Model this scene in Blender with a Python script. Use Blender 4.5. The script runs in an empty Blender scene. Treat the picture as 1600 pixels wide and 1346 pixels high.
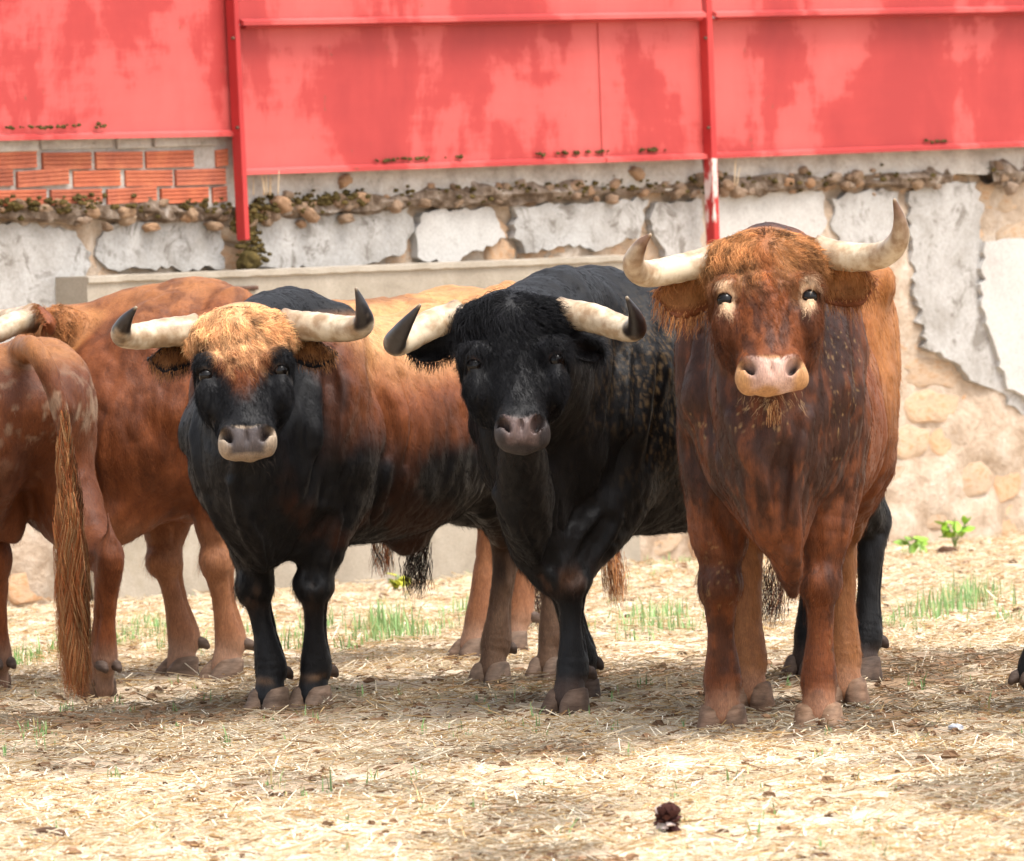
import bpy, math, random, time
import numpy as np
from mathutils import Vector, Matrix

T0 = time.time()
scene = bpy.context.scene
COL = scene.collection
rng = np.random.default_rng(11)
random.seed(11)

# ------------------------------------------------------------------ camera
EYE = 1.42            # eye height, metres
FPX = 13900.0         # focal length in photograph pixels (1600 wide)
PITCH = math.atan(327.0 / FPX)
ROLL = 0.035
Fw = np.array([0, math.cos(PITCH), -math.sin(PITCH)])
U0 = np.array([0, math.sin(PITCH), math.cos(PITCH)])
R0 = np.array([1.0, 0, 0])
Rv = math.cos(ROLL) * R0 - math.sin(ROLL) * U0
Uv = math.sin(ROLL) * R0 + math.cos(ROLL) * U0
CAM = np.array([0, 0, EYE])

cam_data = bpy.data.cameras.new('camera')
cam = bpy.data.objects.new('camera', cam_data)
COL.objects.link(cam)
cam.matrix_world = Matrix(((Rv[0], Uv[0], -Fw[0], CAM[0]), (Rv[1], Uv[1], -Fw[1], CAM[1]),
                           (Rv[2], Uv[2], -Fw[2], CAM[2]), (0, 0, 0, 1)))
cam_data.sensor_width = 36.0
cam_data.lens = 36.0 * FPX / 1600.0
cam_data.clip_start = 0.5
cam_data.clip_end = 3000.0
cam_data.dof.use_dof = True
cam_data.dof.focus_distance = 25.3
cam_data.dof.aperture_fstop = 12.0
scene.camera = cam

# ------------------------------------------------------------------ light
SUN_EL, SUN_AZ = math.radians(64), math.radians(128)     # azimuth measured from +Y (away) to +X (right)
world = bpy.data.worlds.new('World'); scene.world = world
world.use_nodes = True
wn = world.node_tree.nodes; wl = world.node_tree.links
for n in list(wn): wn.remove(n)
sky = wn.new('ShaderNodeTexSky'); sky.sky_type = 'NISHITA'; sky.sun_disc = False
sky.sun_elevation = SUN_EL; sky.sun_rotation = SUN_AZ
sky.air_density = 1.0; sky.dust_density = 4.0; sky.ozone_density = 1.0
hs_ = wn.new('ShaderNodeHueSaturation'); hs_.inputs['Saturation'].default_value = 0.35   # thin veil of cloud over the blue
bgd = wn.new('ShaderNodeBackground'); bgd.inputs['Strength'].default_value = 0.15
wo = wn.new('ShaderNodeOutputWorld')
wl.new(sky.outputs[0], hs_.inputs['Color']); wl.new(hs_.outputs[0], bgd.inputs[0]); wl.new(bgd.outputs[0], wo.inputs[0])
sd = bpy.data.lights.new('sun', 'SUN'); sd.energy = 1.15; sd.angle = math.radians(24); sd.color = (1.0, 0.955, 0.88)
sun = bpy.data.objects.new('sun', sd); COL.objects.link(sun)
sdir = Vector((math.cos(SUN_EL) * math.sin(SUN_AZ), math.cos(SUN_EL) * math.cos(SUN_AZ), math.sin(SUN_EL)))
sun.rotation_euler = sdir.to_track_quat('Z', 'Y').to_euler()
sun.location = (0, 30, 20)
scene.view_settings.view_transform = 'Standard'
scene.view_settings.look = 'None'
scene.view_settings.gamma = 1.0
scene.view_settings.exposure = 1.52

# ------------------------------------------------------------------ survey helpers (photograph pixel + distance -> place)
def W(px, py, D):
    v = FPX * Fw + (px - 800.0) * Rv + (673.0 - py) * Uv
    return CAM + v * (D / v[1])
def GD(px, D):
    """ground point at distance D in column px"""
    lo, hi = 300.0, 1500.0
    for _ in range(50):
        m = 0.5 * (lo + hi)
        if W(px, m, D)[2] > 0: lo = m
        else: hi = m
    return W(px, lo, D)

# ------------------------------------------------------------------ numpy noise
def _hash(i, j, k):
    h = (i.astype(np.uint32) * np.uint32(374761393) + j.astype(np.uint32) * np.uint32(668265263) + k.astype(np.uint32) * np.uint32(2246822519))
    h = (h ^ (h >> np.uint32(13))) * np.uint32(1274126177)
    h = h ^ (h >> np.uint32(16))
    return (h & np.uint32(0xffff)).astype(np.float32) / 65535.0
def vnoise(p):
    p = np.asarray(p, np.float32) + 1000.0
    i = np.floor(p).astype(np.int64); f = (p - i).astype(np.float32); f = f * f * (3 - 2 * f)
    r = 0
    for dx in (0, 1):
        wx = f[:, 0] if dx else 1 - f[:, 0]
        for dy in (0, 1):
            wy = f[:, 1] if dy else 1 - f[:, 1]
            for dz in (0, 1):
                wz = f[:, 2] if dz else 1 - f[:, 2]
                r = r + wx * wy * wz * _hash(i[:, 0] + dx, i[:, 1] + dy, i[:, 2] + dz)
    return r
def fbm(p, o=3, seed=0.0):
    p = np.asarray(p, np.float32) + seed
    r = 0; a = 0.5; t = 0
    for k in range(o):
        r = r + a * vnoise(p); t += a; a *= 0.5; p = p * 2.03 + 17.3
    return r / t
def sstep(a, b, x):
    t = np.clip((x - a) / (b - a), 0, 1); return t * t * (3 - 2 * t)
def mixc(c, d, t):
    return c * (1 - t[:, None]) + np.asarray(d, np.float32)[None, :] * t[:, None] if np.ndim(d) == 1 else c * (1 - t[:, None]) + d * t[:, None]

# ------------------------------------------------------------------ object helpers
def mesh_obj(name, verts, faces, mat=None, parent=None, smooth=True, loc=None):
    me = bpy.data.meshes.new(name)
    verts = np.asarray(verts, np.float32)
    if isinstance(faces, np.ndarray):
        nf, k = faces.shape
        me.vertices.add(len(verts)); me.vertices.foreach_set('co', verts.ravel())
        me.loops.add(nf * k); me.loops.foreach_set('vertex_index', faces.astype(np.int32).ravel())
        me.polygons.add(nf); me.polygons.foreach_set('loop_start', np.arange(0, nf * k, k, dtype=np.int32))
        me.update(calc_edges=True)
    else:
        me.from_pydata([tuple(map(float, v)) for v in verts], [], faces); me.update()
    me.polygons.foreach_set('use_smooth', np.full(len(me.polygons), smooth))
    o = bpy.data.objects.new(name, me); COL.objects.link(o)
    if mat: me.materials.append(mat)
    if parent: o.parent = parent
    if loc is not None: o.location = loc
    return o
def set_col(o, col, name='coat'):
    a = o.data.attributes.new(name, 'FLOAT_COLOR', 'POINT')
    c = np.ones((len(col), 4), np.float32); c[:, :3] = col
    a.data.foreach_set('color', c.ravel())
def tag(o, label=None, cat=None, group=None, kind=None):
    if label: o['label'] = label
    if cat: o['category'] = cat
    if group: o['group'] = group
    if kind: o['kind'] = kind
    return o
def empty(name, loc, rz=0.0):
    o = bpy.data.objects.new(name, None); COL.objects.link(o)
    o.location = loc; o.rotation_euler = (0, 0, rz); o.empty_display_size = 0.2
    return o

# ------------------------------------------------------------------ node helpers
class NT:
    def __init__(s, name):
        s.m = bpy.data.materials.new(name); s.m.use_nodes = True
        s.t = s.m.node_tree; s.n = s.t.nodes; s.l = s.t.links
        s.b = s.n['Principled BSDF']; s.out = s.n['Material Output']
    def add(s, typ, **kw):
        x = s.n.new(typ)
        for k, v in kw.items(): setattr(x, k, v)
        return x
    def link(s, a, b): s.l.new(a, b)
    def coord(s, which='Object', scale=(1, 1, 1), rot=(0, 0, 0)):
        tc = s.add('ShaderNodeTexCoord'); mp = s.add('ShaderNodeMapping')
        mp.inputs['Scale'].default_value = scale; mp.inputs['Rotation'].default_value = rot
        s.link(tc.outputs[which], mp.inputs[0]); return mp.outputs[0]
    def noise(s, vec, scale, detail=4, rough=0.55, dist=0.0):
        x = s.add('ShaderNodeTexNoise'); x.inputs['Scale'].default_value = scale; x.inputs['Detail'].default_value = detail
        x.inputs['Roughness'].default_value = rough; x.inputs['Distortion'].default_value = dist
        s.link(vec, x.inputs['Vector']); return x.outputs['Fac']
    def ramp(s, fac, stops):
        r = s.add('ShaderNodeValToRGB'); e = r.color_ramp.elements
        while len(e) < len(stops): e.new(0.5)
        for i, (p, c) in enumerate(stops):
            e[i].position = p; e[i].color = (*c, 1) if len(c) == 3 else c
        s.link(fac, r.inputs[0]); return r.outputs[0]
    def mix(s, fac, a, b, mode='MIX'):
        x = s.add('ShaderNodeMix', data_type='RGBA', blend_type=mode)
        if isinstance(fac, (int, float)): x.inputs[0].default_value = fac
        else: s.link(fac, x.inputs[0])
        for sock, v in ((x.inputs[6], a), (x.inputs[7], b)):
            if isinstance(v, tuple): sock.default_value = (*v, 1)
            else: s.link(v, sock)
        return x.outputs[2]
    def math(s, op, a, b=None):
        x = s.add('ShaderNodeMath', operation=op)
        for i, v in enumerate((a, b)):
            if v is None: continue
            if isinstance(v, (int, float)): x.inputs[i].default_value = v
            else: s.link(v, x.inputs[i])
        return x.outputs[0]
    def attr(s, name, out='Color'):
        x = s.add('ShaderNodeAttribute'); x.attribute_name = name; return x.outputs[out]
    def bump(s, h, strength=0.3, dist=0.01):
        x = s.add('ShaderNodeBump'); x.inputs['Strength'].default_value = strength; x.inputs['Distance'].default_value = dist
        s.link(h, x.inputs['Height']); s.link(x.outputs[0], s.b.inputs['Normal']); return x.outputs[0]
    def base(s, v, rough=0.7, spec=0.3):
        if isinstance(v, tuple): s.b.inputs['Base Color'].default_value = (*v, 1)
        else: s.link(v, s.b.inputs['Base Color'])
        s.b.inputs['Roughness'].default_value = rough; s.b.inputs['Specular IOR Level'].default_value = spec
        return s
# ================================================================== sculpting: smooth-blended solids -> one continuous skin
def unit(v):
    v = np.asarray(v, float); return v / np.linalg.norm(v)
def catmull(P, m):
    P = np.asarray(P, float); n = len(P)
    Q = np.vstack([2 * P[0] - P[1], P, 2 * P[-1] - P[-2]])
    out = []
    for t in np.linspace(0, n - 1, m):
        i = min(int(t), n - 2); f = t - i
        a, b, c, d = Q[i], Q[i + 1], Q[i + 2], Q[i + 3]
        out.append(0.5 * ((2 * b) + (-a + c) * f + (2 * a - 5 * b + 4 * c - d) * f * f + (-a + 3 * b - 3 * c + d) * f ** 3))
    return np.array(out)

class Field:
    def __init__(s, lo, hi, vox):
        s.lo = np.array(lo, float); s.vox = vox
        s.n = np.ceil((np.array(hi, float) - s.lo) / vox).astype(int) + 1
        s.F = np.full(s.n, 0.5, np.float32)
        s.ax = [(s.lo[i] + np.arange(s.n[i]) * vox).astype(np.float32) for i in range(3)]
    def box(s, lo, hi):
        a = np.clip(np.floor((np.asarray(lo) - s.lo) / s.vox).astype(int), 0, s.n)
        b = np.clip(np.ceil((np.asarray(hi) - s.lo) / s.vox).astype(int) + 1, 0, s.n)
        if np.any(b <= a): return None
        return tuple(slice(a[i], b[i]) for i in range(3))
    def grid(s, sl):
        return s.ax[0][sl[0]][:, None, None], s.ax[1][sl[1]][None, :, None], s.ax[2][sl[2]][None, None, :]
    def blend(s, sl, d, k, mode='add'):
        f = s.F[sl]
        if mode == 'add':
            h = np.maximum(k - np.abs(f - d), 0) / k
            s.F[sl] = np.minimum(f, d) - h * h * k * 0.25
        else:
            d = -d
            h = np.maximum(k - np.abs(f - d), 0) / k
            s.F[sl] = np.maximum(f, d) + h * h * k * 0.25
    def ell(s, c, r, k=0.03, axes=None, mode='add'):
        c = np.asarray(c, float); r = np.asarray(r, float)
        A = np.eye(3) if axes is None else np.asarray(axes, float)
        ext = np.sqrt(((A * r[:, None]) ** 2).sum(0)) + k + 2 * s.vox
        sl = s.box(c - ext, c + ext)
        if sl is None: return
        X, Y, Z = s.grid(sl)
        X = X - np.float32(c[0]); Y = Y - np.float32(c[1]); Z = Z - np.float32(c[2])
        k0 = 0; k1 = 0
        for i in range(3):
            q = (X * np.float32(A[i, 0]) + Y * np.float32(A[i, 1]) + Z * np.float32(A[i, 2])) / np.float32(r[i])
            k0 = k0 + q * q; k1 = k1 + (q / np.float32(r[i])) ** 2
        k0 = np.sqrt(k0); k1 = np.sqrt(k1) + 1e-6
        d = np.where(k0 < 0.05, -float(r.min()), k0 * (k0 - 1) / k1)
        s.blend(sl, d, k, mode)
    def sweep(s, pts, w, h=None, side=None, k=0.04, m=None, egg=0.0, mode='add'):
        """tapered body along a curve; w half width along 'side', h half height across it"""
        h = w if h is None else h
        data = np.column_stack([np.asarray(pts, float), np.asarray(w, float), np.asarray(h, float)])
        m = m or (len(data) * 3)
        data = catmull(data, m)
        P = data[:, :3]; w = np.maximum(data[:, 3], 0.004); h = np.maximum(data[:, 4], 0.004)
        side = np.array([0, 1.0, 0]) if side is None else np.asarray(side, float)
        mr = max(w.max(), h.max()) + k + 2 * s.vox
        gsl = s.box(P.min(0) - mr, P.max(0) + mr)
        if gsl is None: return
        D = np.full([q.stop - q.start for q in gsl], 0.5, np.float32)
        for i in range(m - 1):
            a, b = P[i], P[i + 1]; t = b - a; L = np.linalg.norm(t)
            if L < 1e-6: continue
            t = t / L
            sv = side - t * side.dot(t); sv = unit(sv); uv = np.cross(t, sv)
            r = max(w[i], w[i + 1], h[i], h[i + 1]) + k + 2 * s.vox
            sl = s.box(np.minimum(a, b) - r, np.maximum(a, b) + r)
            if sl is None: continue
            X, Y, Z = s.grid(sl)
            X = X - np.float32(a[0]); Y = Y - np.float32(a[1]); Z = Z - np.float32(a[2])
            ax = X * np.float32(t[0]) + Y * np.float32(t[1]) + Z * np.float32(t[2])
            tt = np.clip(ax / np.float32(L), 0, 1)
            ov = ax - tt * np.float32(L)
            ww = np.float32(w[i]) + tt * np.float32(w[i + 1] - w[i]); hh = np.float32(h[i]) + tt * np.float32(h[i + 1] - h[i])
            y = (X * np.float32(uv[0]) + Y * np.float32(uv[1]) + Z * np.float32(uv[2]))
            v = y / hh
            if egg: ww = ww * (1 - np.float32(egg) * np.clip(v, -1, 1))
            x = (X * np.float32(sv[0]) + Y * np.float32(sv[1]) + Z * np.float32(sv[2])) / ww
            rr = np.minimum(ww, hh)
            z = ov / rr
            k0 = np.sqrt(x * x + v * v + z * z); k1 = np.sqrt((x / ww) ** 2 + (v / hh) ** 2 + (z / rr) ** 2) + 1e-6
            d = np.where(k0 < 0.05, -rr, k0 * (k0 - 1) / k1)
            sub = tuple(slice(sl[q].start - gsl[q].start, sl[q].stop - gsl[q].start) for q in range(3))
            D[sub] = np.minimum(D[sub], d)
        s.blend(gsl, D, k, mode)
    def mesh(s):
        F = s.F; nx, ny, nz = F.shape
        I = F < 0
        cnt = np.zeros((nx - 1, ny - 1, nz - 1), np.uint8)
        for dx in (0, 1):
            for dy in (0, 1):
                for dz in (0, 1):
                    cnt += I[dx:nx - 1 + dx, dy:ny - 1 + dy, dz:nz - 1 + dz]
        act = (cnt > 0) & (cnt < 8)
        idx = np.argwhere(act)
        lut = np.full(act.shape, -1, np.int32); lut[act] = np.arange(len(idx))
        corners = np.array([[x, y, z] for x in (0, 1) for y in (0, 1) for z in (0, 1)])
        val = np.stack([F[idx[:, 0] + c[0], idx[:, 1] + c[1], idx[:, 2] + c[2]] for c in corners], 1)
        acc = np.zeros((len(idx), 3)); num = np.zeros(len(idx))
        for a in range(8):
            for b in range(a + 1, 8):
                if np.abs(corners[a] - corners[b]).sum() != 1: continue
                va, vb = val[:, a], val[:, b]
                x = (va < 0) != (vb < 0)
                t = np.where(x, va / np.where(x, va - vb, 1), 0)
                p = corners[a] + t[:, None] * (corners[b] - corners[a])
                acc += np.where(x[:, None], p, 0); num += x
        V = (idx + acc / num[:, None]) * s.vox + s.lo
        Q = []
        for axis in range(3):
            o1, o2 = (axis + 1) % 3, (axis + 2) % 3
            sa = [slice(None)] * 3; sb = [slice(None)] * 3
            sa[axis] = slice(0, -1); sb[axis] = slice(1, None)
            A, B = I[tuple(sa)], I[tuple(sb)]
            e = np.argwhere(A != B)
            e = e[(e[:, o1] > 0) & (e[:, o2] > 0) & (e[:, o1] < F.shape[o1] - 1) & (e[:, o2] < F.shape[o2] - 1)]
            flip = A[e[:, 0], e[:, 1], e[:, 2]]
            q = []
            for d1, d2 in ((-1, -1), (0, -1), (0, 0), (-1, 0)):
                c = e.copy(); c[:, o1] += d1; c[:, o2] += d2
                q.append(lut[c[:, 0], c[:, 1], c[:, 2]])
            q = np.stack(q, 1)
            q[~flip] = q[~flip][:, ::-1]
            Q.append(q)
        Q = np.vstack(Q); Q = Q[(Q >= 0).all(1)]
        return V.astype(np.float32), Q

def vnormals(V, Q):
    n = np.cross(V[Q[:, 2]] - V[Q[:, 0]], V[Q[:, 3]] - V[Q[:, 1]])
    N = np.zeros_like(V)
    for k in range(4): np.add.at(N, Q[:, k], n)
    return N / (np.linalg.norm(N, axis=1, keepdims=True) + 1e-9)

def tube(pts, rad, seg=12, m=None, squash=1.0):
    D = np.column_stack([np.asarray(pts, float), np.asarray(rad, float)])
    D = catmull(D, m or len(D) * 4); P = D[:, :3]; R = np.maximum(D[:, 3], 0.0008)
    T = np.gradient(P, axis=0); T /= np.linalg.norm(T, axis=1, keepdims=True)
    n = unit(np.cross(T[0], [0.3, 0.2, 1.0])); V = []
    for i in range(len(P)):
        n = unit(n - T[i] * n.dot(T[i])); b = np.cross(T[i], n)
        for j in range(seg):
            a = 2 * math.pi * j / seg
            V.append(P[i] + R[i] * (math.cos(a) * n + math.sin(a) * b))
    F = []
    for i in range(len(P) - 1):
        for j in range(seg):
            F.append((i * seg + j, i * seg + (j + 1) % seg, (i + 1) * seg + (j + 1) % seg, (i + 1) * seg + j))
    V = np.array(V); k = len(P)
    V = np.vstack([V, P[0], P[-1]])
    for j in range(seg):
        F.append((k * seg, (j + 1) % seg, j)); F.append((k * seg + 1, (k - 1) * seg + j, (k - 1) * seg + (j + 1) % seg))
    t = np.repeat(np.linspace(0, 1, k), seg); t = np.append(t, [0, 1])
    return V, F, t

# ------------------------------------------------------------------ animal materials
def make_hide():
    n = NT('bull_hide'); co = n.coord('Object')
    c = n.attr('coat')
    fine = n.noise(n.coord('Object', (95, 95, 20)), 3.0, 3, 0.65)
    big = n.noise(co, 9.0, 4, 0.6)
    c2 = n.mix(n.ramp(fine, [(0.3, (0, 0, 0)), (0.7, (1, 1, 1))]), n.mix(0.30, c, (0, 0, 0)), n.mix(1.0, c, (1.22, 1.18, 1.12), 'MULTIPLY'))
    c3 = n.mix(n.ramp(big, [(0.35, (0, 0, 0)), (0.65, (0.35, 0.35, 0.35))]), c2, n.mix(1.0, c2, (0.72, 0.68, 0.66), 'MULTIPLY'))
    stk = n.noise(n.coord('Object', (26, 26, 9)), 1.0, 5, 0.65, 0.6)
    c3 = n.mix(n.ramp(stk, [(0.40, (0.55, 0.55, 0.55)), (0.60, (0, 0, 0))]), c3, n.mix(1.0, c3, (0.60, 0.52, 0.48), 'MULTIPLY'))
    n.base(c3, 0.48, 0.20)
    wet = n.attr('wet', 'Fac')
    n.link(n.math('SUBTRACT', 0.54, n.math('MULTIPLY', wet, 0.30)), n.b.inputs['Roughness'])
    n.b.inputs['Sheen Weight'].default_value = 0.02; n.b.inputs['Sheen Roughness'].default_value = 0.4
    n.b.inputs['Sheen Tint'].default_value = (1, 0.9, 0.8, 1)
    hgt = n.math('ADD', fine, n.math('MULTIPLY', n.noise(co, 45.0, 3), 0.7))
    n.bump(n.math('ADD', hgt, n.math('MULTIPLY', stk, 2.0)), 0.55, 0.0028)
    return n.m
def make_hair():
    n = NT('bull_hair')
    c = n.attr('coat'); n.base(c, 0.5, 0.14)
    return n.m
def make_horn():
    n = NT('horn'); co = n.coord('Object')
    c = n.attr('coat')
    st = n.noise(n.coord('Object', (1, 1, 1)), 22.0, 5, 0.6)
    c2 = n.mix(n.ramp(st, [(0.42, (0, 0, 0)), (0.62, (0.8, 0.8, 0.8))]), c, n.mix(1.0, c, (0.55, 0.42, 0.30), 'MULTIPLY'))
    n.base(c2, 0.38, 0.45); n.bump(n.noise(co, 70.0, 4), 0.25, 0.003)
    return n.m
def make_hoof():
    n = NT('hoof'); co = n.coord('Object', (1, 1, 4))
    f = n.noise(co, 16.0, 5, 0.65)
    c = n.attr('coat')
    c2 = n.mix(n.ramp(f, [(0.35, (0, 0, 0)), (0.7, (1, 1, 1))]), n.mix(1.0, c, (0.42, 0.36, 0.30), 'MULTIPLY'), c)
    n.base(c2, 0.75, 0.25); n.bump(f, 0.5, 0.006)
    return n.m
def make_eye():
    n = NT('eyeball'); n.base((0.005, 0.0035, 0.003), 0.09, 0.24)
    return n.m
HIDE, HAIR, HORN, HOOF, EYEM = make_hide(), make_hair(), make_horn(), make_hoof(), make_eye()

RED = np.array([0.205, 0.060, 0.018]); LIT = np.array([0.43, 0.190, 0.068]); DRK = np.array([0.046, 0.016, 0.008]); BLK = np.array([0.0042, 0.0041, 0.0050])
TAN = np.array([0.50, 0.27, 0.12]); MUD = np.array([0.34, 0.22, 0.10]); PINK = np.array([0.60, 0.40, 0.33]); GREY = np.array([0.10, 0.085, 0.085])

class Bull:
    def __init__(s, head_dir, base, S):
        """head_dir: (x, y) direction the body faces; base: ground point between the fore feet"""
        f = unit(np.array([head_dir[0], head_dir[1], 0.0]))
        s.f = f; s.lv = np.array([-f[1], f[0], 0.0]); s.base = np.array([base[0], base[1], 0.0]); s.S = S
        s.rz = math.atan2(f[1], f[0])              # local +x = forward, +y = left, +z = up
    def loc(s, p):
        d = np.asarray(p, float) - s.base
        return np.array([d.dot(s.f), d.dot(s.lv), d[2]])
    def dirl(s, v):
        v = np.asarray(v, float); return np.array([v.dot(s.f), v.dot(s.lv), v[2]])

def build_bull(B, spec):
    """one bull: sculpted body plus horns, ears, eyes, hooves, tail and hair as its parts"""
    S = B.S; LF = spec.get('len', 1.0); vox = spec['vox']
    def T(a, l, u): return np.array([a * S * (LF if a < -0.2 else 1.0), l * S, u * S])
    root = empty('bull', B.base, B.rz)
    tag(root, spec['label'], 'bull', 'bulls standing in the yard')
    poll = B.loc(spec['poll']); nose = B.loc(spec['nose'])
    feet = {k: B.loc(v) for k, v in spec['feet'].items()}
    allp = np.array([poll, nose, T(0.45, 0.45, 1.45), T(-1.55, -0.45, 0), T(-1.55, 0.45, 0)] + list(feet.values()))
    pad = np.array([0.30, 0.30, 0.22])
    lo = allp.min(0) - pad; hi = allp.max(0) + pad; lo[2] = -0.03; hi[2] = max(hi[2] - 0.15, 1.25 * S)
    FD = Field(lo, hi, vox)
    girth = spec.get('girth', 1.0)
    # trunk: (along, half width, bottom, top)
    st = spec.get('trunk') or [
        (0.27, 0.13, 0.66, 0.96), (0.17, 0.215, 0.55, 1.10), (0.04, 0.265, 0.50, 1.235), (-0.10, 0.285, 0.49, 1.31), (-0.25, 0.30, 0.49, 1.275),
        (-0.45, 0.325, 0.49, 1.215), (-0.65, 0.335, 0.50, 1.195), (-0.85, 0.315, 0.56, 1.20), (-1.02, 0.275, 0.66, 1.215),
        (-1.18, 0.235, 0.75, 1.205), (-1.30, 0.17, 0.85, 1.15), (-1.38, 0.09, 0.92, 1.06)]
    hump = spec.get('hump', -0.05); shw = spec.get('shw', 1.0)
    st = [(a, w, zb, zt + hump * float(sstep(-0.55, -0.25, np.array(a)))) for a, w, zb, zt in st]
    pts = [T(a, 0, 0.5 * (zb + zt)) for a, w, zb, zt in st]
    FD.sweep(pts, [w * S * girth for _, w, _, _ in st], [0.5 * (zt - zb) * S for _, _, zb, zt in st], k=0.05, m=30, egg=-spec.get('egg', 0.10))
    # haunches, thighs
    for sg in (1, -1):
        FD.ell(T(-1.12, 0.155 * sg, 1.02), np.array([0.25, 0.135, 0.21]) * S, 0.08)
        FD.ell(T(-0.98, 0.245 * sg, 1.14), np.array([0.055, 0.045, 0.05]) * S, 0.07)       # point of hip
        FD.ell(T(-1.33, 0.10 * sg, 1.07), np.array([0.06, 0.045, 0.06]) * S, 0.06)           # pin bone
        # shoulder blade and upper arm
        FD.sweep([T(-0.14, 0.165 * sg * shw, 1.16), T(0.0, 0.215 * sg * shw, 1.00), T(0.12, 0.20 * sg * shw, 0.84)],
                 np.array([0.07, 0.095, 0.105]) * S * shw ** 0.5, np.array([0.10, 0.145, 0.12]) * S, k=0.035, m=8)
        FD.ell(T(-0.05, 0.225 * sg * shw, 0.80), np.array([0.13, 0.085, 0.13]) * S, 0.03)
        FD.ell(T(0.17, 0.135 * sg * shw, 0.74), np.array([0.085, 0.10, 0.125]) * S, 0.022)          # breast muscle
    # legs
    legs = {}
    for name, ft in feet.items():
        sg = 1 if name[1] == 'L' else -1
        lr = spec.get('legr', 1.0) * S
        if name[0] == 'F':
            el = T(-0.03, 0.175 * sg * (0.4 + 0.6 * shw), 0.66); el[:2] += 0.25 * (ft[:2] - T(0, 0.16 * sg, 0)[:2])
            kn = spec.get('knees', {}).get(name)
            kn = B.loc(kn) if kn is not None else el * 0.42 + ft * 0.58 + np.array([0.03 * S, 0, 0]); kn[2] = 0.375 * S
            fet = ft * 0.80 + kn * 0.20 + np.array([-0.02 * S, 0, 0]); fet[2] = 0.125 * S
            cor = ft + np.array([0.005 * S, 0, 0.060 * S])
            up = el + np.array([0.03, -0.01 * sg, 0.14]) * S
            mid = el * 0.5 + kn * 0.5
            abk = kn + (el - kn) * 0.22; blk = kn + (fet - kn) * 0.22; can = kn * 0.45 + fet * 0.55
            P = [up, el, mid, abk, kn, blk, can, fet, fet * 0.45 + cor * 0.55, cor - np.array([0, 0, 0.03 * S])]
            FD.sweep(P, np.array([0.105, 0.102, 0.082, 0.058, 0.058, 0.042, 0.036, 0.049, 0.043, 0.050]) * lr,
                     np.array([0.140, 0.132, 0.094, 0.062, 0.058, 0.047, 0.042, 0.053, 0.045, 0.052]) * lr, k=0.026, m=34)
            FD.ell(kn + np.array([0.012, 0, 0.0]) * S, np.array([0.058, 0.062, 0.056]) * lr, 0.014)
            FD.ell(el + np.array([-0.075, 0, 0.03]) * S, np.array([0.05, 0.05, 0.07]) * S, 0.05)
            tw = unit(fet - kn)
        else:
            hk = ft + np.array([-0.085 * S, 0, 0]); hk[1] = ft[1] * 0.85 + 0.15 * 0.15 * sg * S; hk[2] = 0.46 * S
            if 'hocks' in spec and name in spec['hocks']: hk = B.loc(spec['hocks'][name]); 
            stf = T(-0.90, 0.205 * sg, 0.72); stf[:2] += 0.30 * (ft[:2] - T(-1.12, 0.16 * sg, 0)[:2])
            up = T(-1.06, 0.165 * sg, 0.95)
            fet = ft + np.array([-0.03 * S, 0, 0]); fet[2] = 0.125 * S
            cor = ft + np.array([0.0, 0, 0.060 * S])
            gas = stf * 0.45 + hk * 0.55 + np.array([-0.015, 0, 0]) * S
            FD.sweep([up, stf + np.array([-0.07, -0.02 * sg, 0.0]) * S, gas, hk + (stf - hk) * 0.16], np.array([0.125, 0.115, 0.082, 0.056]) * lr,
                     np.array([0.205, 0.165, 0.098, 0.062]) * lr, k=0.045, m=14)
            P = [hk + (stf - hk) * 0.16, hk, hk + (fet - hk) * 0.22, hk * 0.4 + fet * 0.6, fet, fet * 0.45 + cor * 0.55, cor - np.array([0, 0, 0.03 * S])]
            FD.sweep(P, np.array([0.052, 0.050, 0.043, 0.037, 0.050, 0.043, 0.051]) * lr, np.array([0.060, 0.070, 0.050, 0.043, 0.054, 0.046, 0.052]) * lr, k=0.035, m=24)
            FD.sweep([hk + np.array([-0.035, 0, 0.035]) * S, hk + np.array([-0.035, 0, 0.09]) * S, hk + np.array([-0.015, 0, 0.17]) * S],
                     np.array([0.020, 0.014, 0.010]) * lr, k=0.06, m=6)
            # buttock running down to the gaskin
            FD.sweep([T(-1.30, 0.10 * sg, 0.98), T(-1.27, 0.14 * sg, 0.80), hk * 0.45 + T(-1.2, 0.15 * sg, 0.72) * 0.55], np.array([0.085, 0.095, 0.06]) * S,
                     np.array([0.10, 0.11, 0.07]) * S, k=0.08, m=8)
            tw = unit(fet - hk)
        legs[name] = (ft, fet)
    # ---- head frame
    N = unit(nose - poll); hl = np.linalg.norm(nose - poll)
    lat = B.dirl(spec.get('lat', (1, 0, 0))); lat = unit(lat - N * lat.dot(N))
    Fv = np.cross(lat, N) if spec.get('flipf') else np.cross(N, lat)
    if spec.get('fref') is not None and Fv.dot(B.dirl(spec['fref'])) < 0: Fv = -Fv
    hs = hl / 0.50; hw = spec.get('hw', 1.0) * S
    mz = spec.get('mz', 0.9); EQ = spec.get('eq', 0.205)
    def H(l, q, f):
        l = l * (1 - (1 - mz) * float(sstep(0.25, 0.42, np.array(q))))
        return poll + lat * l * hw + N * q * hs + Fv * f * hw
    HA = np.array([lat, N, Fv])
    # ---- neck: from the withers / breast to the back of the head
    occ = H(0, 0.07, -0.15); nb = T(-0.12, 0, 0.985); ne = T(0.10, 0, 0.93)
    md = 0.5 * ne + 0.5 * occ + np.array([0, 0, 0.015 * S])
    nw = spec.get('neck', 1.0) * S
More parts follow.
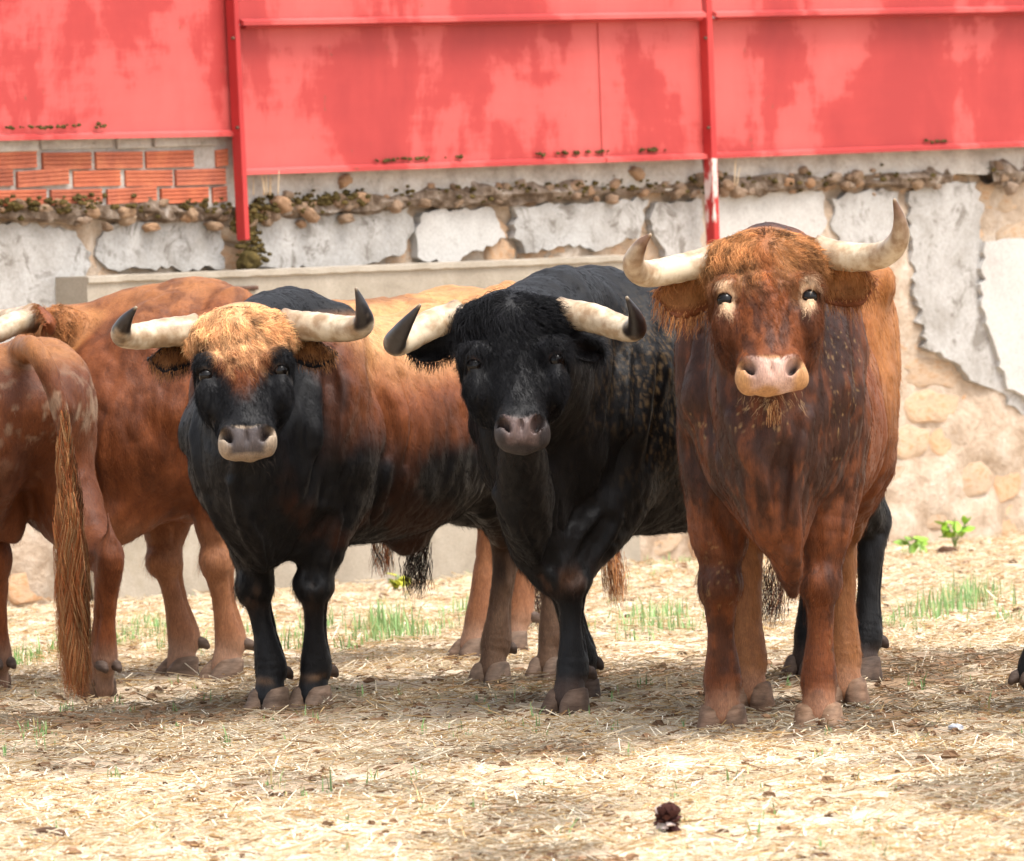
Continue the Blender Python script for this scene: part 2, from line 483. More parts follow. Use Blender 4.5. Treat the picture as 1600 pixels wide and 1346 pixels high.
    FD.sweep([nb, ne, md, occ], np.array([0.19, 0.19, 0.155, 0.125]) * nw, np.array([0.30, 0.275, 0.225, 0.15]) * S, k=0.09, m=18,
             side=spec.get('neckside', (0, 1, 0)))
    cr0 = T(-0.14, 0, 1.24 + hump); cr1 = H(0, 0.03, -0.13)      # crest
    FD.sweep([cr0, 0.5 * cr0 + 0.5 * cr1 + np.array([0, 0, 0.05 * S]), cr1], np.array([0.11, 0.10, 0.085]) * nw, np.array([0.085, 0.10, 0.07]) * nw, k=0.09, m=10)
    # dewlap
    thr = H(0, 0.30, -0.22); br = T(*spec.get('brisket', (0.24, 0, 0.60)))
    dmid = 0.5 * thr + 0.5 * br + np.array([0.02, 0, -0.03]) * S
    dl = spec.get('dewlap', 1.0) * S
    FD.sweep([thr, dmid, br], np.array([0.045, 0.075, spec.get('brw', 0.085)]) * S, np.array([0.05, 0.10, 0.11]) * dl, k=0.13, m=10)
    tip = spec.get('brisket_tip')
    if tip is not None:
        tip = T(*tip); FD.sweep([br + np.array([-0.02, 0, 0.08 * S]), 0.5 * (br + tip), tip], np.array([0.060, 0.036, 0.017]) * S, np.array([0.12, 0.085, 0.030]) * S, k=0.09, m=8)
    # ---- skull
    hst = [(-0.025, 0.085, -0.055, -0.15), (0.0, 0.122, -0.018, -0.19), (0.05, 0.138, 0.0, -0.22), (0.11, 0.140, 0.010, -0.245), (0.18, 0.130, 0.014, -0.265),
           (0.25, 0.116, 0.012, -0.24), (0.32, 0.101, 0.010, -0.19), (0.385, 0.088, 0.008, -0.14), (0.43, 0.082, 0.004, -0.112), (0.468, 0.070, -0.012, -0.095), (0.492, 0.045, -0.030, -0.075)]
    FD.sweep([H(0, q, 0.5 * (a + b)) for q, w, a, b in hst], [w * hw * (1 - (1 - mz) * float(sstep(0.25, 0.42, np.array(q)))) for q, w, _, _ in hst], [0.5 * (a - b) * hw for _, _, a, b in hst], side=lat, k=0.045, m=30)
    k1 = 0.022
    FD.ell(H(0, 0.02, -0.055), np.array([0.125, 0.055, 0.065]) * hw, 0.05, HA)                  # poll
    for sg in (1, -1):
        FD.ell(H(0.115 * sg, 0.03, -0.075), np.array([0.05, 0.05, 0.055]) * hw, 0.04, HA)       # horn boss
        FD.ell(H(0.104 * sg, EQ -0.044, -0.018), np.array([0.040, 0.036, 0.036]) * hw, 0.03, HA)     # brow
        FD.ell(H(0.112 * sg, EQ +0.050, -0.055), np.array([0.030, 0.07, 0.05]) * hw, 0.035, HA)     # cheek bone
        FD.ell(H(0.090 * sg, 0.20, -0.155), np.array([0.044, 0.11, 0.085]) * hw, 0.05, HA)       # jaw muscle
        FD.ell(H(0.122 * sg, EQ +0.000, -0.018), np.array([0.024, 0.0195, 0.032]) * hw, 0.010, HA, 'sub')   # eye socket
        FD.ell(H(0.119 * sg, EQ -0.0225, -0.014), np.array([0.022, 0.0070, 0.028]) * hw, 0.007, HA)    # upper lid
        FD.ell(H(0.115 * sg, EQ +0.0215, -0.022), np.array([0.018, 0.0050, 0.022]) * hw, 0.007, HA)    # lower lid
        FD.ell(H(0.060 * sg, 0.444, -0.030), np.array([0.032 * mz, 0.046, 0.044]) * hw, 0.022, HA)   # nostril wing
        FD.ell(H(0.064 * sg, 0.470, -0.045), np.array([0.032 * mz, 0.034, 0.038]) * hw, 0.022, HA)   # corner of upper lip
    FD.ell(H(0, 0.448, -0.030), np.array([0.080 * mz, 0.044, 0.046]) * hw, 0.02, HA)                 # nose pad
    FD.ell(H(0, 0.474, -0.040), np.array([0.074 * mz, 0.034, 0.040]) * hw, 0.02, HA)                 # upper lip
    FD.ell(H(0, 0.458, -0.090), np.array([0.050 * mz, 0.032, 0.030]) * hw, 0.025, HA)                # chin
    FD.ell(H(0, 0.500, -0.078), np.array([0.075 * mz, 0.016, 0.006]) * hw, 0.010, HA, 'sub')         # mouth
    FD.ell(H(0, 0.485, 0.006), np.array([0.005, 0.04, 0.008]) * hw, 0.012, HA, 'sub')           # groove of the lip
    for sg in (1, -1):
        c, sn = math.cos(-0.55 * sg), math.sin(-0.55 * sg)
        ax = np.array([lat * c - N * sn, lat * sn + N * c, Fv])
        FD.ell(H(0.060 * sg, 0.457, 0.010), np.array([0.015 * mz, 0.027, 0.050]) * hw, 0.010, ax, 'sub')
        FD.ell(H(0.076 * sg, 0.447, 0.000), np.array([0.020 * mz, 0.009, 0.022]) * hw, 0.012, HA, 'sub')
    # sheath tuft base, scrotum
    if spec.get('sheath', True):
        FD.ell(T(-0.70, 0, 0.50), np.array([0.11, 0.045, 0.06]) * S, 0.06)
        FD.ell(T(-1.12, 0, 0.62), np.array([0.06, 0.055, 0.10]) * S, 0.04)
    for q in spec.get('extra', ()): FD.ell(B.loc(q[0]) if q[3] == 'w' else T(*q[0]), np.array(q[1]) * S, q[2])
    # tail root
    if 'tail' in spec:
        tl = [B.loc(p) for p in spec['tail']]
        t0 = T(-1.22, 0, 1.19)
        rr = np.linspace(0.045, 0.017, len(tl) + 1) * S
        FD.sweep([t0] + tl, rr, rr * 1.1, k=0.03, m=6 * len(tl))
    def surf(px, py, D0):
        a = B.loc(CAM); d = B.loc(W(px, py, D0)) - a; d = d / np.linalg.norm(d)
        for t in np.arange(D0 - 1.3, D0 + 1.6, 0.004):
            p = a + d * t; i = np.round((p - FD.lo) / vox).astype(int)
            if np.all(i >= 0) and np.all(i < FD.n) and FD.F[i[0], i[1], i[2]] < 0: return p
        return None
    for poly, rad, mode in spec.get('folds', ()):
        P = [surf(x, y, spec['fold_d']) for x, y in poly]; P = [q for q in P if q is not None]
        if len(P) < 2: continue
        dj = np.abs(np.diff(np.array(P), axis=0)).max()
        if dj > 0.16: continue
        n_ = len(P); w_ = rad * np.array([0.45] + [1.0] * (n_ - 2) + [0.45]) if n_ > 2 else np.full(n_, rad)
        FD.sweep(P, w_, k=rad * (2.2 if mode == 'add' else 2.8), m=n_ * 3, mode=mode)
    V, Q = FD.mesh()
    # keep the largest shell
    # skin relief: folds and slack
    Nn = vnormals(V, Q)
    p = V / S
    dist_head = np.linalg.norm(V - poll, axis=1)
    fold = fbm(np.column_stack([p[:, 0] * 9 + p[:, 2] * 4, p[:, 1] * 9, p[:, 2] * 2.2]), 3, 5.0) - 0.5
    nk0 = spec.get('neckl', 1.0)
    neckw = np.exp(-((p[:, 0] - 0.12) / 0.25) ** 2) * sstep(0.55, 0.7, p[:, 2]) * sstep(0.25, 0.5, dist_head / S)
    musc = fbm(p * np.array([7, 7, 5]), 2, 9.0) - 0.5
    a_, l_, u_ = p[:, 0], np.abs(p[:, 1]), p[:, 2]
    ridg = 1 - np.abs(2 * fbm(np.column_stack([p[:, 0] * 13, p[:, 1] * 13, p[:, 2] * 3.0]), 2, 15.0) - 1)
    away = sstep(0.20, 0.40, dist_head / S)
    g1 = np.exp(-((a_ + 0.20 + 0.16 * (1.0 - u_)) / 0.028) ** 2) * sstep(0.55, 0.65, u_) * sstep(1.18, 1.05, u_) * sstep(0.08, 0.16, l_)
    g2 = np.exp(-((a_ - 0.13 - 0.16 * (0.95 - u_)) / 0.030) ** 2) * sstep(0.60, 0.7, u_) * sstep(1.15, 1.0, u_) * sstep(0.06, 0.12, l_)
    g3 = np.exp(-((a_ + 0.80 - 0.25 * (u_ - 0.7)) / 0.035) ** 2) * sstep(0.50, 0.6, u_) * sstep(0.95, 0.8, u_) * sstep(0.08, 0.16, l_)
    rib = np.sin(a_ * 88 + u_ * 14) * np.exp(-((a_ + 0.5) / 0.17) ** 2) * sstep(0.6, 0.75, u_) * sstep(1.1, 0.95, u_)
    dv = np.exp(-((l_ - 0.035 - 0.20 * np.clip(u_ - 0.50, 0, 1)) / 0.016) ** 2) * sstep(0.08, 0.16, a_) * sstep(0.48, 0.56, u_) * sstep(1.0, 0.85, u_) * away
    legw = sstep(0.20, 0.15, u_) * sstep(0.06, 0.09, u_); ten = np.sin(u_ * 260 + 8 * fbm(p * 20, 1)) * legw
    mus2 = fbm(p * np.array([13, 13, 8]), 2, 19.0) - 0.5
    nx = Nn[:, 0]; lat_n = sstep(0.45, 0.75, np.abs(Nn[:, 1]))
    g4 = np.exp(-((nx + 0.30) / 0.16) ** 2) * lat_n * sstep(0.14, 0.19, u_) * sstep(0.36, 0.31, u_)
    g5 = np.exp(-((nx - 0.15 - 0.5 * (u_ - 0.5)) / 0.15) ** 2) * lat_n * sstep(0.41, 0.46, u_) * sstep(0.66, 0.58, u_)
    extra = (-0.008 * g4 - 0.009 * g5 -0.020 * g1 - 0.024 * g2 - 0.014 * g3 + 0.0022 * rib + 0.012 * dv + 0.0005 * ten + (0.018 * mus2 + 0.007 * (np.abs(2 * fbm(p * np.array([24, 24, 11]), 2, 23.0) - 1) - 0.25)) * away * sstep(0.10, 0.35, u_) + 0.016 * (ridg - 0.6) * neckw * away)
    V = V + Nn * (extra[:, None] * S).astype(np.float32)
    V = V + Nn * ((0.026 * fold * neckw + 0.010 * musc * sstep(0.15, 0.5, dist_head))[:, None] * S).astype(np.float32)
    hd = (V - poll)
    HC = np.column_stack([hd @ lat / hw, hd @ N / hs, hd @ Fv / hw])
    HC[:, 0] /= 1 - (1 - mz) * sstep(0.25, 0.42, HC[:, 1])
    wr = np.sin(HC[:, 1] * 190 + 6 * fbm(HC * 14, 2)) * sstep(0.02, 0.06, HC[:, 1]) * sstep(0.24, 0.14, HC[:, 1]) * sstep(-0.06, -0.01, HC[:, 2])
    V = V + Nn * ((0.0009 * wr + 0.006 * (fbm(HC * 38, 2) - 0.5) * sstep(0.3, 0.2, HC[:, 1]) * sstep(-0.1, 0, HC[:, 2]))[:, None]).astype(np.float32)
    ctx = dict(mz=mz, EQ=EQ, B=B, S=S, H=H, poll=poll, lat=lat, N=N, Fv=Fv, hw=hw, hs=hs, feet=feet, T=T, LF=LF)
    body = mesh_obj('body', V, Q, HIDE, root)
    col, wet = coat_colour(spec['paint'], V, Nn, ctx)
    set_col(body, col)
    wa = body.data.attributes.new('wet', 'FLOAT', 'POINT'); wa.data.foreach_set('value', wet.astype(np.float32))
    # ---- eyes
    for sg in (1, -1):
        c = H(0.110 * sg, EQ, -0.018); r = 0.0228 * hw
        vs, fs = [], []
        for i in range(9):
            for j in range(14):
                th = math.pi * i / 8; ph = 2 * math.pi * j / 14
                vs.append(c + r * np.array([math.sin(th) * math.cos(ph), math.sin(th) * math.sin(ph), math.cos(th)]))
        for i in range(8):
            for j in range(14): fs.append((i * 14 + j, (i + 1) * 14 + j, (i + 1) * 14 + (j + 1) % 14, i * 14 + (j + 1) % 14))
        mesh_obj('eye', vs, fs, EYEM, root)
    # ---- horns
    for hp, rad in spec['horns']:
        P = [B.loc(q) for q in hp]
        Vh, Fh, t = tube(P, np.array(rad), 20, 56)
        cl_ = catmull(np.asarray(P), 56); ci = np.append(np.repeat(np.arange(56), 20), [0, 55]); rv = Vh - cl_[ci]
        rg_ = 0.018 * np.sin(t * 95 + 3 * vnoise(Vh * 25)) * sstep(0.55, 0.30, t) + 0.05 * (fbm(Vh * 45, 2, 3.0) - 0.5) + 0.10 * sstep(0.07, 0.0, t)
        Vh = Vh + rv * rg_[:, None]
        ho = mesh_obj('horn', Vh, Fh, HORN, root)
        iv = np.array([0.54, 0.44, 0.31]); cc = np.repeat(iv[None], len(Vh), 0)
        nz = fbm(Vh * 30, 2)
        cc = mixc(cc, np.array([0.26, 0.17, 0.095]), sstep(0.20, 0.0, t + 0.16 * (nz - 0.5)) * 0.85)
        cc = mixc(cc, np.array([0.34, 0.25, 0.16]), sstep(0.52, 0.64, fbm(Vh * np.array([14, 14, 40]), 3, 9.0)) * 0.7)
        a, b = spec.get('horn_dark', (0.55, 0.72))
        cc = mixc(cc, spec.get('horn_tip', np.array([0.022, 0.018, 0.018])), sstep(a - 0.03, b + 0.05, t + 0.30 * (nz - 0.5)))
        cc = mixc(cc, np.array([0.35, 0.27, 0.17]), sstep(0.965, 1.0, t) * 0.7)
        set_col(ho, cc)
    # ---- ears
    for ear in spec['ears']:
        b0, tp, wdt, nrm = B.loc(ear[0]), B.loc(ear[1]), ear[2], B.dirl(ear[3])
        build_ear(root, b0, tp, wdt, nrm, ear[4], ear[5], spec)
    # ---- hooves
    hcol = spec.get('hoof', {})
    for name, (ft, fet) in legs.items():
        fw = unit(np.array([1, 0, 0]) * 1.0 + (B.dirl(spec['toe'][name]) if name in spec.get('toe', {}) else 0))
        build_hoof(root, ft, fw, S * spec.get('legr', 1.0), np.array(hcol.get(name, hcol.get('all', (0.16, 0.11, 0.085)))), fet)
    hair_for(root, spec, V, Q, Nn, col, HC, ctx)
    return root, ctx

def build_ear(root, b0, tp, wdt, nrm, cout, cin, spec):
    ax = tp - b0; L = np.linalg.norm(ax); ax = ax / L
    nrm = unit(nrm - ax * nrm.dot(ax)); sd = np.cross(ax, nrm)
    nu, nv = 14, 11; V = []; C = []
    for layer in (0, 1):
        for i in range(nu):
            t = i / (nu - 1)
            w = wdt * (0.42 + 0.58 * math.sin(math.pi * min(t * 0.95 + 0.10, 1.0)) ** 0.8) * (1 - max(0, t - 0.72) / 0.28 * 0.72)
            for j in range(nv):
                v = -1 + 2 * j / (nv - 1)
                cup = 0.55 * w * (v * v) * (1 - 0.35 * t) - 0.35 * w * (1 - t)
                wob = 0.06 * wdt * math.sin(7 * t + 3 * v)
                p = b0 + ax * (t * L) + sd * (v * w * 0.5) + nrm * (cup + wob) - np.array([0, 0, 0.10 * L * t * t])
                if layer: p = p - nrm * 0.010
                V.append(p); C.append(cin if (layer == 0 and abs(v) < 0.75 and t < 0.9) else cout)
    F = []
    def q(l, i, j): return l * nu * nv + i * nv + j
    for i in range(nu - 1):
        for j in range(nv - 1):
            F.append((q(0, i, j), q(0, i + 1, j), q(0, i + 1, j + 1), q(0, i, j + 1)))
            F.append((q(1, i, j), q(1, i, j + 1), q(1, i + 1, j + 1), q(1, i + 1, j)))
    for i in range(nu - 1):
        for j in (0, nv - 1):
            f = (q(0, i, j), q(1, i, j), q(1, i + 1, j), q(0, i + 1, j)); F.append(f if j == 0 else f[::-1])
    for j in range(nv - 1):
        F.append((q(0, nu - 1, j), q(1, nu - 1, j), q(1, nu - 1, j + 1), q(0, nu - 1, j + 1)))
        F.append((q(0, 0, j), q(0, 0, j + 1), q(1, 0, j + 1), q(1, 0, j)))
    V = np.array(V); V += (vnoise(V * 60)[:, None] - 0.5) * 0.006
    o = mesh_obj('ear', V, F, HIDE, root); set_col(o, np.array(C))
    # ear fringe
    n = 700
    r = np.random.default_rng(int(abs(b0[0]) * 1e4) % 99991)
    t = r.uniform(0.05, 1, n); v = np.sign(r.uniform(-1, 1, n)) * r.uniform(0.1, 1.0, n) ** 0.4
    ii = np.clip((t * (nu - 1)).astype(int), 0, nu - 1); jj = np.clip(((v + 1) / 2 * (nv - 1)).astype(int), 0, nv - 1)
    root_p = V[ii * nv + jj] + r.normal(0, 0.003, (n, 3)); d = (ax[None] * 0.35 + sd[None] * v[:, None] * 0.7 + nrm[None] * 0.4 + r.normal(0, 0.25, (n, 3)) + np.array([0, 0, -0.7]))
    d /= np.linalg.norm(d, axis=1, keepdims=True)
    ln = r.uniform(0.012, 0.038, n) * (wdt / 0.1)
    cc = np.where((r.uniform(0, 1, n) < 0.6)[:, None], np.array(cin)[None], np.array(cout)[None]) * r.uniform(0.7, 1.25, (n, 1))
    strands('ear_hair', root_p, d, ln, np.array([0, 0, -0.3]), 0.0008, cc, o, 4, r, curl=0.12)

def build_hoof(root, ft, fw, S, colr, fet):
    sd = np.array([-fw[1], fw[0], 0.0])
    V = []; F = []; C = []
    for sg in (1, -1):
        prof = [(0.0, 0.066, 0.034, 0.020), (0.012, 0.067, 0.036, 0.020), (0.04, 0.056, 0.034, 0.010), (0.062, 0.047, 0.031, 0.002), (0.074, 0.038, 0.027, -0.004), (0.080, 0.02, 0.015, -0.006)]
        base = len(V); seg = 16
        for z, ra, rb, off in prof:
            for j in range(seg):
                a = 2 * math.pi * j / seg
                ca, sa = math.cos(a), math.sin(a)
                ra_ = ra * (1.18 if ca > 0 else 0.85)
                wob = 1 + 0.05 * math.sin(5 * a + z * 90)
                p = ft + fw * ((ca * ra_ + off) * S * wob) + sd * ((sa * rb + 0.030 * sg + (0.005 * sg if z < 0.03 else 0.0)) * S) + np.array([0, 0, z * S - 0.013])
                V.append(p); C.append(colr * np.array([0.88, 0.84, 0.76]) * (0.4 + 1.1 * vnoise(p[None] * 45)[0]))
        n = len(prof)
        for i in range(n - 1):
            for j in range(seg): F.append((base + i * seg + j, base + i * seg + (j + 1) % seg, base + (i + 1) * seg + (j + 1) % seg, base + (i + 1) * seg + j))
        F.append(tuple(base + j for j in range(seg))[::-1]); F.append(tuple(base + (n - 1) * seg + j for j in range(seg)))
    o = mesh_obj('hoof', V, F, HOOF, root); set_col(o, np.array(C))
    for sg in (1, -1):
        c = fet - fw * 0.042 * S + sd * 0.026 * sg * S + np.array([0, 0, -0.012 * S])
        Vt, Ft, t = tube([c + fw * 0.02 * S, c - fw * 0.012 * S - np.array([0, 0, 0.008]) * S, c - fw * 0.034 * S - np.array([0, 0, 0.024]) * S], np.array([0.020, 0.019, 0.008]) * S, 10, 7)
        d = mesh_obj('dewclaw', Vt, Ft, HOOF, root); set_col(d, np.repeat(colr[None] * 0.6, len(Vt), 0))

def strands(name, P, D, L, grav, width, col, parent, npt, r, curl=0.0, taper=0.25, mat=None):
    """hair: n strands as a curves object. P roots, D directions, L lengths"""
    n = len(P)
    if n == 0: return None
    t = np.linspace(0, 1, npt)[None, :, None]
    X = P[:, None, :] + D[:, None, :] * (L[:, None, None] * t) + np.asarray(grav, float)[None, None, :] * (L[:, None, None] * t * t)
    if np.any(curl):
        ph = r.uniform(0, 6.28, (n, 1, 1)); fr = r.uniform(4, 9, (n, 1, 1))
        a = np.cross(D, r.normal(0, 1, (n, 3))); a /= np.linalg.norm(a, axis=1, keepdims=True) + 1e-9; b = np.cross(D, a)
        X = X + curl * L[:, None, None] * t * (a[:, None, :] * np.sin(fr * t + ph) + b[:, None, :] * np.cos(fr * t + ph))
    hc = bpy.data.hair_curves.new(name)
    hc.add_curves([npt] * n)
    hc.attributes['position'].data.foreach_set('vector', X.astype(np.float32).ravel())
    ra = hc.attributes.get('radius') or hc.attributes.new('radius', 'FLOAT', 'POINT')
    tw = (1 - (1 - taper) * np.linspace(0, 1, npt)) * 1.0
    w = np.asarray(width) * np.ones(n)
    ra.data.foreach_set('value', (w[:, None] * tw[None, :]).astype(np.float32).ravel())
    ca = hc.attributes.new('coat', 'FLOAT_COLOR', 'CURVE')
    c4 = np.ones((n, 4), np.float32); c4[:, :3] = np.clip(col, 0, 1)
    ca.data.foreach_set('color', c4.ravel())
    hc.materials.append(mat or HAIR)
    o = bpy.data.objects.new(name, hc); COL.objects.link(o)
    if parent: o.parent = parent
    return o

def hair_for(root, spec, V, Q, Nn, col, HC, ctx):
    r = np.random.default_rng(int(spec['seed']))
    S = ctx['S']
    tri = np.vstack([Q[:, [0, 1, 2]], Q[:, [0, 2, 3]]])
    A = np.linalg.norm(np.cross(V[tri[:, 1]] - V[tri[:, 0]], V[tri[:, 2]] - V[tri[:, 0]]), axis=1)
    cen = HC[tri[:, 0]]
    on_head = (cen[:, 1] > -0.05) & (cen[:, 1] < 0.44) & (np.abs(cen[:, 0]) < 0.17) & (cen[:, 2] > -0.16)
    muzz = (cen[:, 1] > 0.425) & (cen[:, 1] < 0.6) & (np.abs(cen[:, 0]) < 0.12) & (cen[:, 2] > -0.13) & (cen[:, 2] < 0.1)
    dens = np.where(on_head, spec.get('head_density', 5.0), 1.0); dens = np.where(muzz, 0.0, dens)
    lowz = V[tri[:, 0], 2]; dens = np.where(lowz < 0.03, 0, dens)
    eye = (np.abs(np.abs(cen[:, 0]) - 0.118) < 0.036) & (np.abs(cen[:, 1] - ctx['EQ']) < 0.030) & on_head
    dens = np.where(eye, 0, dens)
    pr = A * dens; n = spec['hair']
    k = r.choice(len(tri), n, p=pr / pr.sum())
    u, v = r.uniform(0, 1, n), r.uniform(0, 1, n); f = u + v > 1; u[f] = 1 - u[f]; v[f] = 1 - v[f]
    T3 = tri[k]
    P = V[T3[:, 0]] * (1 - u - v)[:, None] + V[T3[:, 1]] * u[:, None] + V[T3[:, 2]] * v[:, None]
    nn = Nn[T3[:, 0]]; c = col[T3[:, 0]]; hc = HC[T3[:, 0]]
    oh = on_head[k]
    lat, N, Fv = ctx['lat'], ctx['N'], ctx['Fv']
    p = P / S
    flow = np.zeros((n, 3)); flow[:, 0] = -0.55; flow[:, 2] = -0.75
    lowleg = p[:, 2] < 0.6; flow[lowleg] = (-0.15, 0, -1)
    sw = fbm(p * 5, 2, 3.0) - 0.5; flow[:, 1] += sw * 1.2
    # face: hair radiates from a whorl on the forehead
    wh = np.column_stack([hc[:, 0], np.maximum(hc[:, 1] - 0.02, -0.02), np.zeros(n)])
    rad = np.linalg.norm(wh, axis=1, keepdims=True) + 0.02
    ff = (wh[:, [0]] / rad) * lat[None] + (wh[:, [1]] / rad + 0.35) * N[None]
    flow = np.where(oh[:, None], ff, flow)
    cl = fbm(P * 55, 2, 7.0)[:, None] - 0.5; cl2 = fbm(P * 55, 2, 31.0)[:, None] - 0.5
    flow = flow + np.cross(nn, flow) * cl * 3.0
    flow = flow - nn * (flow * nn).sum(1, keepdims=True); flow /= np.linalg.norm(flow, axis=1, keepdims=True) + 1e-6
    fore = np.where(oh, np.clip((0.34 - hc[:, 1]) / 0.30, 0, 1) * sstep(-0.13, -0.05, hc[:, 2]), 0)
    knee = np.exp(-((p[:, 2] - 0.39) / 0.05) ** 2) * (p[:, 0] > -0.4) * (nn[:, 0] > 0.1)
    lift = 0.06 + 0.16 * fore * r.uniform(0, 1, n) + 0.10 * r.uniform(0, 1, n) + 0.10 * oh + 0.12 * knee
    D = flow + nn * lift[:, None] + r.normal(0, 0.10, (n, 3)); D /= np.linalg.norm(D, axis=1, keepdims=True)
    lenb = np.where(oh, 0.017, 0.019) + 0.016 * knee + fore * spec.get('forelock', 0.022) * 1.3
    L = lenb * r.uniform(0.6, 1.3, n) * np.where(p[:, 2] < 0.10, 0.6, 1.0)
    cc = c * (0.80 + 0.55 * r.uniform(0, 1, (n, 1))) * np.clip(1 + cl2 * (0.9 + 2.4 * fore[:, None]), 0.22, 2.2)
    wd = 0.00040 + 0.0003 * fore + 0.0001 * oh
    D = D + np.array([0, 0, -0.25]) * fore[:, None]; D /= np.linalg.norm(D, axis=1, keepdims=True)
    strands('coat', P - nn * 0.001, D, L, (0, 0, -0.25), wd, cc, root, 5, r, curl=0.12 + 0.16 * fore[:, None, None])
    # whiskers and chin hair
    H = ctx['H']; m = 46
    P = np.array([H(a, b, d) for a, b, d in zip(r.uniform(-0.085, 0.085, m), r.uniform(0.48, 0.53, m), r.uniform(-0.13, -0.06, m))])
    D = np.sign((P - ctx['poll']) @ lat)[:, None] * lat[None] * r.uniform(0.1, 1, (m, 1)) + N[None] * 0.9 + Fv[None] * r.uniform(-0.3, 0.7, (m, 1))
    D /= np.linalg.norm(D, axis=1, keepdims=True)
    strands('whiskers', P, D, r.uniform(0.012, 0.034, m), (0, 0, -0.3), 0.0004, np.repeat(spec.get('whisk', np.array([0.05, 0.035, 0.025]))[None], m, 0), root, 5, r, curl=0.1)
    # hanging tufts: (world top, world bottom, root radius, count, colours)
    for i, (tp, bt, rad, cnt, cols, spread) in enumerate(spec.get('tufts', ())):
        a, b = ctx['B'].loc(tp), ctx['B'].loc(bt)
        Lm = np.linalg.norm(b - a); ax = (b - a) / Lm
        t0 = r.uniform(0, 0.72, cnt)
        off = r.normal(0, 1, (cnt, 3)); off -= (off @ ax)[:, None] * ax[None]; off *= rad * r.uniform(0.2, 1, (cnt, 1)) / (np.linalg.norm(off, axis=1, keepdims=True) + 1e-9)
        P = a[None] + ax[None] * (t0 * Lm)[:, None] + off * (0.15 + 1.2 * np.sin(np.minimum(t0 * 3.2, 2.6))[:, None])
        D = ax[None] - off * (0.9 * t0 - 0.25)[:, None] / Lm * 1.2 + r.normal(0, 0.02, (cnt, 3))
        L = Lm * (1.0 - t0) * r.uniform(0.35, 1.0, cnt)
        lock = fbm(off / rad * 1.7 + i, 1, 2.0)
        cc = np.array(cols)[r.integers(0, len(cols), cnt)] * (0.15 + 1.7 * lock[:, None]) * r.uniform(0.8, 1.2, (cnt, 1))
        # locks: clumped sideways waves
        ph = (lock * 20)[:, None]
        npt = 14; t = np.linspace(0, 1, npt)[None]
        X = P[:, None, :] + D[:, None, :] * (L[:, None] * t)[:, :, None]
        sdv = np.cross(ax, [0.3, 0.9, 0.1]); sdv /= np.linalg.norm(sdv); sd2 = np.cross(ax, sdv)
        yy = (t0[:, None] * Lm + L[:, None] * t)
        wv = np.sin(yy * 13 + ph) * 0.024 + np.sin(yy * 41 + ph * 2.3) * 0.006 + np.sin(yy * 90 + ph * 5) * 0.002
        X = X + wv[:, :, None] * sdv[None, None] * spread + (np.cos(yy * 31 + ph * 1.7) * 0.008)[:, :, None] * sd2[None, None] * spread
        hc_ = bpy.data.hair_curves.new('tuft'); hc_.add_curves([npt] * cnt)
        hc_.attributes['position'].data.foreach_set('vector', X.astype(np.float32).ravel())
        ra = hc_.attributes.get('radius') or hc_.attributes.new('radius', 'FLOAT', 'POINT')
        ra.data.foreach_set('value', (np.ones((cnt, 1)) * 0.00085 * (1 - 0.7 * t)).astype(np.float32).ravel())
        ca = hc_.attributes.new('coat', 'FLOAT_COLOR', 'CURVE'); c4 = np.ones((cnt, 4), np.float32); c4[:, :3] = np.clip(cc, 0, 1); ca.data.foreach_set('color', c4.ravel())
        hc_.materials.append(HAIR)
        o = bpy.data.objects.new('tail_tuft' if 'tail' in spec and i == 0 else 'hair_tuft', hc_); COL.objects.link(o); o.parent = root

